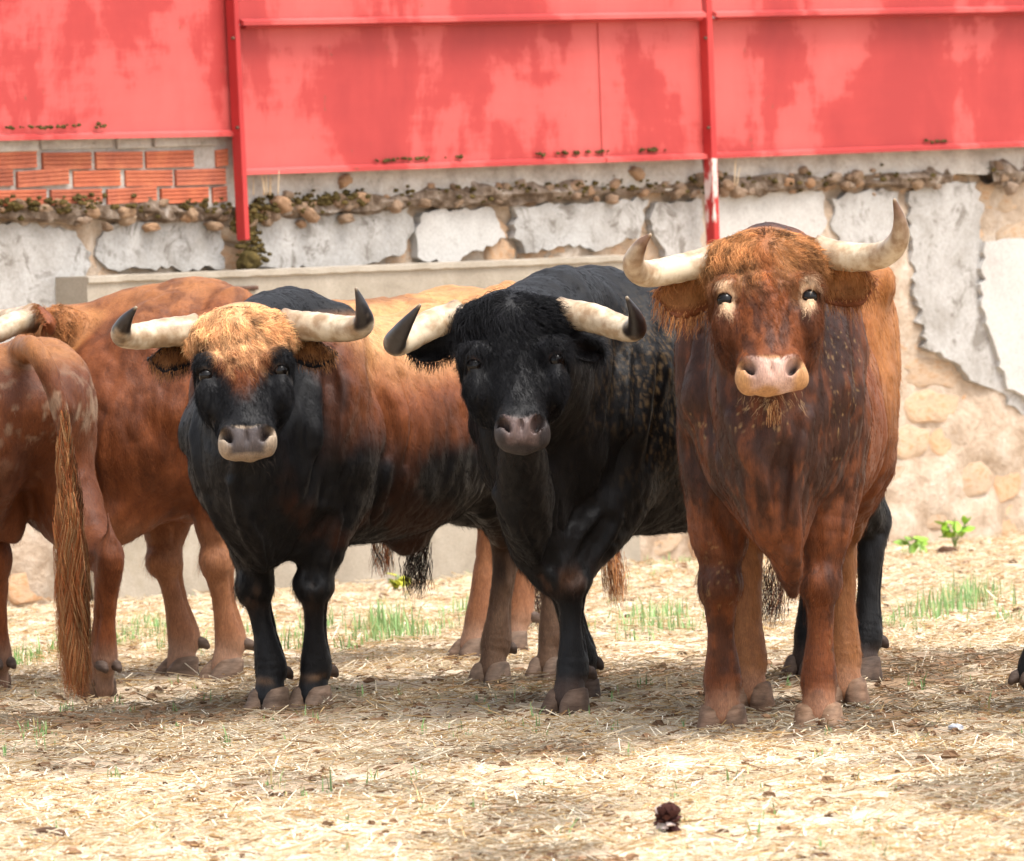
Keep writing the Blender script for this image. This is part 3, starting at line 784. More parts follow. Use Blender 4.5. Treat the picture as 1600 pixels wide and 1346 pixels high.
def coat_colour(kind, V, Nn, ctx):
    """base colour of the hide from where it lies on the animal (markings, muzzle, mud), plus top-light sheen painted along some backs"""
    S = ctx['S']; p = V / S; a, l, u = p[:, 0].copy(), p[:, 1], p[:, 2]
    a = np.where(a < -0.2, a / ctx['LF'], a)
    hd = V - ctx['poll']; hl_, hq, hf = hd @ ctx['lat'] / ctx['hw'], hd @ ctx['N'] / ctx['hs'], hd @ ctx['Fv'] / ctx['hw']
    hl_ = hl_ / (1 - (1 - ctx['mz']) * sstep(0.25, 0.42, hq)); EQ = ctx['EQ']
    head = sstep(0.21, 0.17, np.abs(hl_)) * sstep(-0.12, -0.05, hq) * sstep(-0.22, -0.13, hf) * sstep(0.62, 0.58, hq)
    n1 = fbm(p * 4, 4, 1.0); n2 = fbm(p * np.array([14, 14, 6]), 3, 4.0); n3 = fbm(p * 45, 2, 8.0)
    nw = (n1 - 0.5) * 0.5 + (n2 - 0.5) * 0.18
    one = np.ones((len(V), 3), np.float32)
    legs = sstep(0.55, 0.40, u)
    muz = sstep(0.425, 0.435, hq + 0.012 * (n3 - 0.5)) * sstep(-0.13, -0.10, hf) * sstep(0.14, 0.13, np.abs(hl_)) * sstep(0.6, 0.58, hq) * head
    pad = sstep(0.428, 0.436, hq - 0.010 * np.cos(hl_ * 40)) * sstep(0.520, 0.510, hq) * sstep(-0.068, -0.054, hf) * sstep(0.086, 0.056, np.abs(hl_) + 0.25 * np.clip(hq - 0.45, 0, 1) + 0.01 * (n3 - 0.5)) * head
    nost = np.exp(-(((np.abs(hl_) - 0.060 + 0.5 * (hq - 0.457)) / 0.016) ** 2 + ((hq - 0.457) / 0.025) ** 2) * 1.6) * head * sstep(-0.085, -0.055, hf)
    ring = np.exp(-((np.abs(hl_) - 0.106) / 0.024) ** 2 - ((hq - EQ) / 0.060) ** 2) * head
    rim = np.exp(-((np.abs(hl_) - 0.112) / 0.024) ** 2 - ((hq - EQ) / 0.022) ** 2) * head
    wet = pad * 0.9
    if kind == 'red5':
        c = one * RED * 0.9; c = mixc(c, LIT * np.array([0.80, 0.72, 0.58]), sstep(-0.5, -0.95, a + nw) * sstep(0.6, 0.9, u))
        c = mixc(c, DRK * 0.95, np.clip(sstep(-0.25, 0.12, a + nw * 0.9) * sstep(0.40, 0.65, u) * 1.0, 0, 1) * sstep(0.16, 0.42, n2 * 0.6 + n1 * 0.5))
        stk = 0.5 * fbm(p * np.array([34, 34, 8]), 3, 27.0) + 0.5 * fbm(p * np.array([70, 70, 22]), 2, 7.0)
        c = mixc(c, DRK * 0.55, sstep(0.50, 0.64, stk) * sstep(-0.35, 0.1, a) * sstep(0.3, 0.5, u) * 0.6)
        c = mixc(c, RED * 1.05, sstep(0.50, 0.38, stk) * sstep(-0.35, 0.1, a) * 0.35)
        c = mixc(c, RED * 0.62, legs * sstep(-0.4, -0.2, a) * 0.7)
        c = mixc(c, LIT * np.array([0.62, 0.6, 0.6]), legs * sstep(-0.4, -0.7, a) * 0.8)
        c = mixc(c, DRK * 0.9, sstep(0.48, 0.60, 0.6 * fbm(p * np.array([20, 20, 9]), 3, 33.0) + 0.4 * n3) * legs * sstep(-0.4, -0.2, a) * 0.7)
        kn = np.exp(-((u - 0.40) / 0.06) ** 2) * sstep(-0.35, -0.2, a); c = mixc(c, DRK, kn * sstep(0.45, 0.6, n2) * 0.7)
        c = mixc(c, np.array([0.30, 0.15, 0.085]), sstep(0.13, 0.06, u + 0.06 * (n2 - 0.5)) * 0.7)
        stv = fbm(np.column_stack([hl_ * 60, hq * 14, hf * 30]), 3, 4.0)
        hc = mixc(one * RED * 0.80, DRK * 1.3, sstep(0.46, 0.62, stv) * 0.85)
        hc = mixc(hc, np.array([0.36, 0.165, 0.062]), np.clip((0.20 - hq) / 0.17 + 1.4 * (stv - 0.5), 0, 1) * 0.85)
        hc = mixc(hc, RED * 1.35, np.exp(-(hl_ / 0.022) ** 2) * sstep(0.3, 0.1, hq) * 0.5)
        hc = mixc(hc, DRK * 0.8, sstep(0.075, 0.11, np.abs(hl_) + 0.03 * (n2 - 0.5)) * sstep(0.05, 0.10, hq) * 0.55)
        hc = mixc(hc, np.array([0.62, 0.43, 0.27]), np.clip(ring * 2.4 - 0.6, 0, 1) * sstep(0.36, 0.46, n2 + 0.12))
        hc = mixc(hc, np.array([0.30, 0.11, 0.08]), np.clip(rim * 2.2 - 0.9, 0, 1))
        hc = mixc(hc, TAN * 0.85, muz); hc = mixc(hc, PINK * 0.88, pad)
        c = mixc(c, hc, head)
        fl = sstep(0.70, 0.76, fbm(p * np.array([190, 190, 80]), 2, 6.0)) * sstep(0.55, 0.7, fbm(p * 5, 2, 12.0)) * sstep(-0.1, 0.15, a)
        c = mixc(c, MUD * 1.1, fl * 0.55)
    elif kind == 'black4':
        c = one * BLK
        d = sstep(0.44, 0.60, fbm(p * 4.5, 3, 21.0)) * sstep(0.50, 0.70, fbm(p * np.array([150, 150, 55]), 2, 3.0)) * np.exp(-((a + 0.16) / 0.30) ** 2) * np.exp(-((u - 0.90) / 0.20) ** 2)
        blot = np.exp(-((a + 0.36) / 0.08) ** 2 - ((u - 0.86 + 0.3 * (n1 - 0.5)) / 0.15) ** 2) * sstep(0.42, 0.56, n3 * 0.35 + 0.65 * fbm(p * np.array([140, 140, 45]), 2, 13.0) + 0.03)
        c = mixc(c, MUD * 0.8, np.clip(d * 0.9, 0, 1) * 0.85); c = mixc(c, MUD * 0.9, blot)
        kn = np.exp(-((u - 0.385) / 0.035) ** 2) * sstep(-0.2, 0.0, a) * sstep(0.45, 0.6, n2); c = mixc(c, np.array([0.16, 0.075, 0.04]), kn * 0.35)
        c = mixc(c, np.array([0.06, 0.035, 0.025]), sstep(0.12, 0.06, u) * 0.6)
        hc = one * BLK * 1.15
        hc = mixc(hc, np.array([0.15, 0.105, 0.095]), np.clip(rim * 2.4 - 1.0, 0, 1)); hc = mixc(hc, GREY * 0.6, muz * 0.6); hc = mixc(hc, np.array([0.13, 0.095, 0.09]), pad)
        c = mixc(c, hc, head)
    elif kind == 'black3':
        c = one * BLK
        sad = sstep(0.02, -0.26, a + nw * 0.7 + 0.02) * sstep(0.80, 0.99, u + nw * 0.55)
        c = mixc(c, RED * 0.8, sstep(0.20, -0.05, a + nw * 0.6) * sstep(0.72, 0.92, u + nw * 0.5) * 0.8)
        c = mixc(c, RED * 1.1, sad); c = mixc(c, np.array([0.53, 0.28, 0.12]), sad * sstep(0.90, 1.12, u + nw * 0.3))  # paler top of the saddle: sheen of overhead light painted into the coat
        c = mixc(c, BLK, sstep(1.17, 1.24, u) * sstep(-0.34, -0.20, a))
        c = mixc(c, RED * 0.25, sstep(0.55, 0.7, n1) * sstep(0.1, 0.3, u) * sstep(0.9, 0.6, u) * 0.7)
        hind = sstep(-0.75, -0.95, a) * sstep(0.55, 0.35, u); c = mixc(c, np.array([0.15, 0.085, 0.05]), hind * 0.75)
        c = mixc(c, np.array([0.05, 0.03, 0.02]), np.exp(-((u - 0.36) / 0.05) ** 2) * sstep(0.5, 0.65, n2))
        c = mixc(c, TAN * 0.6, np.exp(-((u - 0.088) / 0.012) ** 2) * sstep(0.45, 0.58, n2) * sstep(-0.3, 0, a) * 0.3)
        hc = one * BLK * 1.2
        tri_ = sstep(0.115, 0.075, np.abs(hl_) + sstep(0.08, 0.32, hq) * 0.070 + 0.03 * (n2 - 0.5)) * sstep(0.35, 0.23, hq + 0.10 * (n2 - 0.5))
        tri_ = np.maximum(tri_, sstep(0.10, 0.075, hq + 0.05 * (n2 - 0.5)))
        hc = mixc(hc, RED * 0.75, tri_); hc = mixc(hc, np.array([0.62, 0.34, 0.16]), tri_ * np.clip((0.22 - hq) / 0.12 + 2.2 * (fbm(np.column_stack([hl_ * 50, hq * 40, hf * 30]), 3, 4.0) - 0.5), 0, 1))
        hc = mixc(hc, np.array([0.15, 0.12, 0.105]), np.clip(rim * 2.4 - 1.0, 0, 1)); hc = mixc(hc, np.array([0.34, 0.27, 0.20]), muz); hc = mixc(hc, GREY * 0.85, pad)
        c = mixc(c, hc, head)
    elif kind == 'red2':
        c = one * RED * 0.88; c = mixc(c, np.array([0.52, 0.275, 0.115]), sstep(-0.30, -0.55, a + nw * 0.5) * sstep(0.75, 0.95, u)); c = mixc(c, LIT * 0.9, sstep(1.10, 1.28, u + nw * 0.3) * 0.5)  # pale back: top-light sheen put into the hide colour
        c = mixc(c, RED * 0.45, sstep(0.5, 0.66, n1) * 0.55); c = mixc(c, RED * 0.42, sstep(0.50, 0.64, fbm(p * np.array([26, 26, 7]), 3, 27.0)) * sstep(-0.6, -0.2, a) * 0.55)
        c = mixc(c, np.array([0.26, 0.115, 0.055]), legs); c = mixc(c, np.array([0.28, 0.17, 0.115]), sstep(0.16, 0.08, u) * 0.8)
        c = mixc(c, LIT * 0.9, head * 0.7)
    elif kind == 'red1':
        c = one * RED * 0.58; c = mixc(c, DRK * 1.6, sstep(0.46, 0.60, n1) * 0.6); c = mixc(c, LIT * 0.8, sstep(1.10, 1.2, u) * 0.7)  # lighter rump top is light from above, painted into the coat colour
        dst = sstep(0.52, 0.62, n2 * 0.4 + 0.6 * fbm(p * np.array([40, 40, 25]), 3, 2.0)) * np.exp(-((u - 0.98) / 0.14) ** 2) * sstep(-1.05, -1.25, a); c = mixc(c, np.array([0.30, 0.22, 0.15]), dst * 0.6)
        c = mixc(c, RED * 0.85, legs); c = mixc(c, np.array([0.26, 0.17, 0.125]), sstep(0.22, 0.10, u) * 0.8)
    else:
        c = one * BLK
    c = mixc(c, np.array([0.02, 0.013, 0.012]), np.clip(nost * 1.3, 0, 1) * 0.97)
    return np.clip(c, 0, 1), wet
# ================================================================== the wall, seen at a slant: it runs away to the right
A_ = GD(0, 34.4); B_ = GD(1600, 38.2)
tdir = unit(B_ - A_); ANG = math.atan2(tdir[1], tdir[0])
wnrm = np.array([tdir[1], -tdir[0], 0.0])                 # towards the yard
def WL(px, py, off=0.0):
    """photograph pixel -> wall coordinates (along, -off, height) on the face lying 'off' metres proud of the wall"""
    v = FPX * Fw + (px - 800.0) * Rv + (673.0 - py) * Uv
    o = A_ + wnrm * off
    t = (o - CAM).dot(wnrm) / v.dot(wnrm)
    p = CAM + v * t - A_
    return np.array([p.dot(tdir), -off, p[2]])
def wall_root(name, label, cat, group=None):
    o = empty(name, A_, ANG); return tag(o, label, cat, group)

def mat_mineral(name, stops, scale, rough=0.9, bumpd=0.01, bscale=40.0, stain=None, obj_random=0.0, co='Object', lo=0.25, hi=0.75):
    n = NT(name); v = n.coord(co)
    f = n.noise(v, scale, 7, 0.62, 0.4)
    c = n.ramp(f, [(lo + (hi - lo) * i / (len(stops) - 1), s) for i, s in enumerate(stops)])
    f2 = n.noise(v, bscale, 5, 0.65)
    c = n.mix(n.ramp(f2, [(0.35, (0.6, 0.6, 0.6)), (0.6, (0, 0, 0))]), c, n.mix(1.0, c, (0.72, 0.70, 0.68), 'MULTIPLY'))
    if stain:
        f3 = n.noise(v, stain[1], 6, 0.7, 0.8)
        c = n.mix(n.ramp(f3, [(stain[2], (0, 0, 0)), (stain[2] + 0.10, (stain[3],) * 3)]), c, stain[0])
    if obj_random:
        oi = n.add('ShaderNodeObjectInfo'); r2 = n.ramp(oi.outputs['Random'], [(0.0, (0.58, 0.48, 0.40)), (0.35, (1.0, 0.92, 0.82)), (0.6, (1.1, 0.84, 0.62)), (1.0, (0.85, 0.84, 0.84))])
        c = n.mix(obj_random, c, n.mix(1.0, c, r2, 'MULTIPLY'))
    n.base(c, rough, 0.2)
    n.bump(n.math('ADD', n.math('MULTIPLY', f, 1.5), f2), 0.6, bumpd)
    return n.m
M_STONE = mat_mineral('rubble_stone', [(0.34, 0.24, 0.165), (0.50, 0.39, 0.29), (0.58, 0.47, 0.365), (0.52, 0.34, 0.20), (0.60, 0.54, 0.48)], 5.0, bscale=45, bumpd=0.016, obj_random=0.7)
M_MORTAR = mat_mineral('lime_mortar', [(0.27, 0.19, 0.125), (0.44, 0.345, 0.26), (0.54, 0.465, 0.39)], 8.0, bscale=40, bumpd=0.02, stain=((0.30, 0.20, 0.12), 5.0, 0.60, 0.6))
M_PLAST = mat_mineral('old_plaster', [(0.25, 0.23, 0.205), (0.37, 0.355, 0.335), (0.45, 0.435, 0.415)], 5.0, bscale=70, bumpd=0.008, stain=((0.13, 0.11, 0.09), 9.0, 0.53, 0.75))
M_PLNEW = mat_mineral('smooth_plaster', [(0.36, 0.34, 0.315), (0.43, 0.41, 0.385), (0.47, 0.455, 0.43)], 4.0, bscale=90, bumpd=0.003, stain=((0.22, 0.20, 0.17), 7.0, 0.60, 0.5))
M_CONC = mat_mineral('grey_concrete', [(0.26, 0.23, 0.20), (0.40, 0.37, 0.33), (0.50, 0.47, 0.43)], 8.0, bscale=60, bumpd=0.008, stain=((0.10, 0.085, 0.06), 11.0, 0.58, 0.5))
M_LEDGE = mat_mineral('crumbled_concrete', [(0.035, 0.022, 0.014), (0.11, 0.075, 0.05), (0.22, 0.17, 0.13), (0.40, 0.36, 0.32)], 16.0, bscale=60, bumpd=0.02)
M_PLINTH = mat_mineral('cast_concrete', [(0.23, 0.195, 0.15), (0.31, 0.27, 0.215), (0.38, 0.335, 0.275)], 5.0, bscale=120, bumpd=0.003, stain=((0.24, 0.20, 0.14), 3.2, 0.56, 0.45))
M_BRICK = mat_mineral('fired_brick', [(0.30, 0.10, 0.07), (0.42, 0.14, 0.085), (0.52, 0.20, 0.11)], 8.0, bscale=70, bumpd=0.004, obj_random=0.7)
M_PEB = mat_mineral('pebble', [(0.14, 0.085, 0.055), (0.34, 0.25, 0.175), (0.50, 0.44, 0.38)], 14.0, obj_random=0.9)
def mat_moss():
    n = NT('moss'); v = n.coord('Object'); f = n.noise(v, 40, 5, 0.7)
    n.base(n.ramp(f, [(0.3, (0.025, 0.016, 0.007)), (0.5, (0.065, 0.048, 0.016)), (0.7, (0.13, 0.09, 0.032))]), 0.95, 0.1); n.bump(f, 0.8, 0.01); return n.m
M_MOSS = mat_moss()
def mat_red(name, deep):
    """red paint, weathered: chalky pink where it has faded, deep red where it has not, drips and rust specks"""
    n = NT(name); v = n.coord('Object')
    f = n.noise(n.coord('Object', (1.0, 1, 0.55)), 1.7, 7, 0.60, 0.3)
    g = n.noise(n.coord('Object', (7, 1, 0.7)), 2.0, 4, 0.6)
    h = n.noise(n.coord('Object', (0.8, 1, 5)), 3.0, 4, 0.6)
    m = n.math('ADD', n.math('MULTIPLY', f, 0.80), n.math('ADD', n.math('MULTIPLY', g, 0.09), n.math('MULTIPLY', h, 0.11)))
    c = n.ramp(m, [(0.40, (0.46, 0.082, 0.074)), (0.488, (0.43, 0.070, 0.063)), (0.522, (0.335, 0.036, 0.033)), (0.62, (0.29, 0.029, 0.028))] if not deep else
               [(0.35, (0.44, 0.040, 0.035)), (0.5, (0.36, 0.026, 0.026)), (0.65, (0.30, 0.022, 0.022)), (0.8, (0.42, 0.05, 0.045))])
    r = n.noise(n.coord('Object', (1, 1, 0.5)), 30.0, 5, 0.7)
    c = n.mix(n.ramp(r, [(0.66, (0, 0, 0)), (0.72, (0.8, 0.8, 0.8))]), c, (0.16, 0.05, 0.03))
    n.base(c, 0.55, 0.3); n.bump(n.math('ADD', f, n.math('MULTIPLY', r, 0.3)), 0.25, 0.006)
    return n.m
M_RED, M_POST = mat_red('faded_red_paint', False), mat_red('red_post_paint', True)
n_ = NT('peeled_paint'); v_ = n_.coord('Object', (1, 1, 0.35)); f_ = n_.noise(v_, 26, 5, 0.6)
n_.base(n_.ramp(f_, [(0.52, (0.36, 0.030, 0.027)), (0.58, (0.55, 0.36, 0.32)), (0.7, (0.62, 0.55, 0.52))]), 0.7, 0.2); M_PEEL = n_.m
n_ = NT('rusty_iron'); f_ = n_.noise(n_.coord('Object'), 40, 5); n_.base(n_.ramp(f_, [(0.3, (0.05, 0.025, 0.018)), (0.7, (0.12, 0.06, 0.035))]), 0.8, 0.3); M_IRON = n_.m

def rect(s0, s1, z0, z1, y0, y1):
    V = [(s, y, z) for s in (s0, s1) for y in (y0, y1) for z in (z0, z1)]
    return V, [(0, 1, 3, 2), (4, 6, 7, 5), (0, 4, 5, 1), (2, 3, 7, 6), (0, 2, 6, 4), (1, 5, 7, 3)]
def prism(poly, y0, y1):
    """polygon in (along, height) between depths y0 (front, smaller) and y1 (back)"""
    n = len(poly); V = [(p[0], y0, p[1]) for p in poly] + [(p[0], y1, p[1]) for p in poly]
    F = [tuple(range(n)), tuple(range(2 * n - 1, n - 1, -1))] + [(i, n + i, n + (i + 1) % n, (i + 1) % n) for i in range(n)]
    return V, F
def fix_normals(o):
    import bmesh
    bm = bmesh.new(); bm.from_mesh(o.data); bmesh.ops.recalc_face_normals(bm, faces=bm.faces); bm.to_mesh(o.data); bm.free()
def bevel(o, w, seg=2):
    m = o.modifiers.new('edge', 'BEVEL'); m.width = w; m.segments = seg; m.limit_method = 'ANGLE'; m.angle_limit = math.radians(40)
def box_part(name, s0, s1, z0, z1, y0, y1, mat, parent, bw=0.004):
    V, F = rect(s0, s1, z0, z1, y0, y1); o = mesh_obj(name, V, F, mat, parent, smooth=False); fix_normals(o)
    if bw: bevel(o, bw)
    return o
def jag(px, step=14.0, amp=5.0, seed=0):
    """ragged outline through photograph pixels"""
    r = np.random.default_rng(seed); out = []
    for i in range(len(px)):
        a, b = np.array(px[i], float), np.array(px[(i + 1) % len(px)], float); L = np.linalg.norm(b - a); k = max(1, int(L / step)); nrm = np.array([-(b - a)[1], (b - a)[0]]) / (L + 1e-6)
        for j in range(k): out.append(a + (b - a) * j / k + nrm * r.normal(0, amp) * (1 if j else 0.3))
    return out
def patch(name, px, off, thick, mat, parent, seed, amp=5.0, step=14.0, relief=0.006):
    import bmesh
    P = [WL(x, y, off) for x, y in jag(px, step, amp, seed)]
    V, F = prism([(p[0], p[2]) for p in P], -off, -off + thick)
    o = mesh_obj(name, V, F, mat, parent, smooth=False)
    bm = bmesh.new(); bm.from_mesh(o.data); bmesh.ops.recalc_face_normals(bm, faces=bm.faces)
    bmesh.ops.triangulate(bm, faces=bm.faces)
    for _ in range(2):
        bmesh.ops.subdivide_edges(bm, edges=[e for e in bm.edges if e.calc_length() > 0.10], cuts=1)
    bmesh.ops.triangulate(bm, faces=[f for f in bm.faces if len(f.verts) > 3])
    co = np.array([v.co[:] for v in bm.verts]); d = (fbm(co * 6, 3, seed) - 0.5) * relief * 2
    for v, q in zip(bm.verts, d): v.co.y -= q
    bm.to_mesh(o.data); bm.free()
    return o

# ---------------- rubble wall
wall = wall_root('rubble_wall', 'long old rubble stone wall with peeling plaster behind the bulls', 'wall')
S0, S1 = -4.5, 11.5
V, F = rect(S0, S1, -0.2, 1.66, 0.0, 0.55)
core = mesh_obj('mortar_core', V, F, M_MORTAR, wall, smooth=False); fix_normals(core)
ux = np.arange(-1.2, 6.9, 0.035); uz = np.arange(-0.1, 1.66, 0.035); UX, UZ = np.meshgrid(ux, uz, indexing='ij')
q_ = np.column_stack([UX.ravel(), np.zeros(UX.size), UZ.ravel()]); uy = -0.004 - 0.034 * sstep(0.42, 0.66, fbm(q_ * 4.5, 4, 2.0)) - 0.02 * (fbm(q_ * 14, 3, 7.0) - 0.3)
q_[:, 1] = np.minimum(uy, -0.003); i_, j_ = np.meshgrid(np.arange(len(ux) - 1), np.arange(len(uz) - 1), indexing='ij'); k = (i_ * len(uz) + j_).ravel()
mesh_obj('mortar_render', q_, np.column_stack([k, k + len(uz), k + len(uz) + 1, k + 1]), M_MORTAR, wall)
sr = np.random.default_rng(77)
def stone_mesh(w, h, d, seed):
    nu, nv = 6, 5; Vv = []; r = np.random.default_rng(seed)
    ph = r.uniform(0, 6.28, 9); amp = r.uniform(0.02, 0.12, 9)
    def rim(a): return 1 + sum(amp[k] * math.sin((k + 1) * a + ph[k]) for k in range(7))
    rings = [(1.02, 0.0), (0.97, 0.55), (0.84, 0.95), (0.45, 1.05)]
    for rr, dd in rings:
        for j in range(12):
            a = 2 * math.pi * j / 12; ca, sa = math.cos(a), math.sin(a)
            q = (abs(ca) ** 3.4 + abs(sa) ** 3.4) ** (-1 / 3.4)
            x = ca * q * rr * rim(a) * w / 2; z = sa * q * rr * rim(a + 0.4) * h / 2
            Vv.append((x, -d * dd + r.normal(0, 0.10) * d * (dd > 0.5), z))
    Vv.append((0, -d * (1.05 + r.normal(0, 0.1)), 0)); F = []
    for i in range(3):
        for j in range(12): F.append((i * 12 + j, i * 12 + (j + 1) % 12, (i + 1) * 12 + (j + 1) % 12, (i + 1) * 12 + j))
    for j in range(12): F.append((36 + j, 36 + (j + 1) % 12, 48))
    return Vv, F
protos = []
for i in range(26):
    w, h = sr.uniform(0.9, 1.1), sr.uniform(0.9, 1.1)
    o = mesh_obj('stone', *stone_mesh(1.0, 1.0, 1.0, 100 + i), M_STONE, None); protos.append(o.data); bpy.data.objects.remove(o)
z = 0.0; nst = 0
pl_s = (WL(140, 500, 0)[0], WL(975, 500, 0)[0])
while z < 1.60:
    hh = sr.uniform(0.11, 0.20) if z < 1.2 else sr.uniform(0.09, 0.14)
    s = WL(-160, 700, 0)[0] + sr.uniform(0, 0.2); send = WL(1760, 700, 0)[0]
    while s < send:
        ww = sr.uniform(0.10, 0.42)
        hidden = (pl_s[0] + 0.25 < s < pl_s[1] - 0.5 - ww) and z + hh < 1.12
        if not hidden and nst < 300:
            o = bpy.data.objects.new('stone', protos[sr.integers(0, len(protos))]); COL.objects.link(o); o.parent = wall
            o.location = (s + ww / 2 + sr.normal(0, 0.012), 0.004, z + hh / 2 + sr.normal(0, 0.02)); o.scale = (ww * sr.uniform(0.86, 1.02), sr.uniform(0.010, 0.036), hh * sr.uniform(0.84, 1.0)); o.rotation_euler = (0, sr.normal(0, 0.16), 0)
            nst += 1
        s += ww
    z += hh
PT = [('A', [(-300, 345), (60, 350), (118, 362), (142, 395), (132, 440), (108, 480), (84, 560), (60, 620), (-300, 640)], 0.048, M_PLAST),
      ('B', [(165, 352), (250, 340), (345, 338), (352, 420), (170, 420), (150, 390)], 0.050, M_PLAST),
      ('C', [(402, 345), (520, 335), (640, 322), (648, 360), (632, 396), (560, 418), (400, 420)], 0.051, M_PLAST),
      ('D', [(662, 332), (768, 324), (790, 372), (730, 398), (700, 414), (655, 402), (650, 365)], 0.054, M_PLNEW),
      ('E', [(800, 322), (900, 318), (1012, 312), (1000, 372), (940, 392), (880, 384), (822, 396), (806, 360)], 0.056, M_PLAST),
      ('F', [(1024, 318), (1096, 312), (1096, 400), (1050, 405), (1020, 360)], 0.052, M_PLAST),
      ('G', [(1118, 303), (1200, 300), (1285, 298), (1292, 345), (1280, 400), (1180, 425), (1118, 425)], 0.050, M_PLNEW),
      ('H', [(1422, 300), (1470, 288), (1526, 284), (1537, 330), (1532, 372), (1570, 420), (1900, 430), (1900, 720), (1640, 665), (1590, 640), (1560, 612), (1525, 598), (1492, 566), (1452, 548), (1432, 470), (1424, 400)], 0.048, M_PLAST),
      ('I', [(1540, 378), (1620, 372), (1900, 372), (1900, 690), (1640, 640), (1604, 626), (1572, 598), (1552, 530), (1534, 470)], 0.072, M_PLNEW),
      ('J', [(1300, 310), (1352, 300), (1405, 300), (1408, 360), (1380, 420), (1330, 400), (1300, 360)], 0.052, M_PLAST)]
for i, (nm, px, off, mt) in enumerate(PT): patch('plaster', px, off, off + 0.01, mt, wall, 40 + i, amp=3.2 if mt is M_PLAST else 2.4, step=8.0)
patch('concrete_band', [(376, 262), (740, 250), (1100, 236), (1100, 290), (960, 300), (820, 306), (650, 316), (520, 318), (376, 330)], 0.075, 0.08, M_CONC, wall, 61, 3.0)
patch('concrete_band', [(1108, 238), (1350, 230), (1600, 222), (1950, 208), (1950, 262), (1600, 270), (1480, 276), (1300, 284), (1108, 292)], 0.075, 0.08, M_CONC, wall, 62, 3.0)
# crumbling ledge: rough ribs of old concrete with pebbles and moss
ledges = [((-300, 346), (10, 334), (200, 330), (352, 334)), ((384, 334), (520, 322), (700, 308), (880, 300), (1095, 292)), ((1116, 288), (1250, 284), (1380, 280), (1478, 276)), ((1542, 272), (1700, 266), (1950, 256))]
moss_v, moss_f = [], []
peb = []
for i in range(6):
    o = mesh_obj('pebble', *stone_mesh(1, 1, 1, 300 + i), M_PEB, None); peb.append(o.data); bpy.data.objects.remove(o)
npeb = 0
def blob(c, r, rr):
    b = len(moss_v); 
    for i in range(4):
        th = math.pi * (i + 0.5) / 4
        for j in range(6):
            a = 6.283 * j / 6; q = rr.uniform(0.7, 1.25)
            moss_v.append((c[0] + r * q * math.sin(th) * math.cos(a) * 1.4, c[1] + r * q * math.sin(th) * math.sin(a), c[2] + r * 0.8 * q * math.cos(th)))
    for i in range(3):
        for j in range(6): moss_f.append((b + i * 6 + j, b + i * 6 + (j + 1) % 6, b + (i + 1) * 6 + (j + 1) % 6, b + (i + 1) * 6 + j))
for li, L in enumerate(ledges):
    P = np.array([WL(x, y, 0.06) for x, y in L]); m = int((P[-1, 0] - P[0, 0]) / 0.035)
    C = catmull(P, m); V = []
    hz = 0.038
    for i in range(m):
        for j in range(10):
            a = 2 * math.pi * j / 10
            q = 0.12 + 1.5 * fbm(np.array([[C[i, 0] * 13, j * 1.7, li * 7.0]]), 3)[0] * (0.45 + 1.0 * vnoise(np.array([[C[i, 0] * 3.1, 4.0, li * 3.0]]))[0])
            V.append((C[i, 0], -0.060 + 0.034 * math.cos(a) * q, C[i, 2] + hz * math.sin(a) * q))
    F = [(i * 10 + j, i * 10 + (j + 1) % 10, (i + 1) * 10 + (j + 1) % 10, (i + 1) * 10 + j) for i in range(m - 1) for j in range(10)]
    o = mesh_obj('crumbled_ledge', V, F, M_LEDGE, wall, smooth=False); fix_normals(o)
    vis = np.clip(C[:, 0], WL(-40, 300, 0)[0], WL(1640, 300, 0)[0])
    for k in range(int(m * 1.5)):
        i = sr.integers(0, m)
        if vis[i] != C[i, 0]: continue
        if sr.uniform() < 0.62 and npeb < 150:
            o = bpy.data.objects.new('pebble', peb[sr.integers(0, 6)]); COL.objects.link(o); o.parent = wall; npeb += 1
            d = sr.uniform(0.012, 0.060); o.location = (C[i, 0] + sr.normal(0, 0.02), -0.066 + sr.normal(0, 0.008), C[i, 2] + sr.normal(-0.008, 0.030))
            o.scale = (d * sr.uniform(0.9, 1.6), d * 0.7, d * sr.uniform(0.6, 1.0)); o.rotation_euler = (0, sr.normal(0, 0.5), 0)
    for k in range(int(m * (8.0 if li < 2 else 4.0))):
        i = sr.integers(0, m); left = (li == 1 and C[i, 0] < WL(560, 300, 0)[0]) or (li == 0 and C[i, 0] < WL(130, 300, 0)[0])
        if sr.uniform() < (1.0 if left else 0.38):
            blob((C[i, 0] + sr.normal(0, 0.03), -0.085 + sr.normal(0, 0.02), C[i, 2] + sr.normal(0.016, 0.020) + (0.010 if left else 0)), sr.uniform(0.004, 0.013) * (1.25 if left else 1), sr)
for cx, cy in ((392, 352), (396, 372), (372, 352), (400, 335), (380, 392), (405, 392)):
    for _ in range(18):
        p = WL(cx + sr.normal(0, 7), cy + sr.normal(0, 9), 0.09); blob(p, sr.uniform(0.006, 0.015), sr)
mo = mesh_obj('moss', moss_v, moss_f, M_MOSS, wall, smooth=False); mo['kind'] = 'stuff'

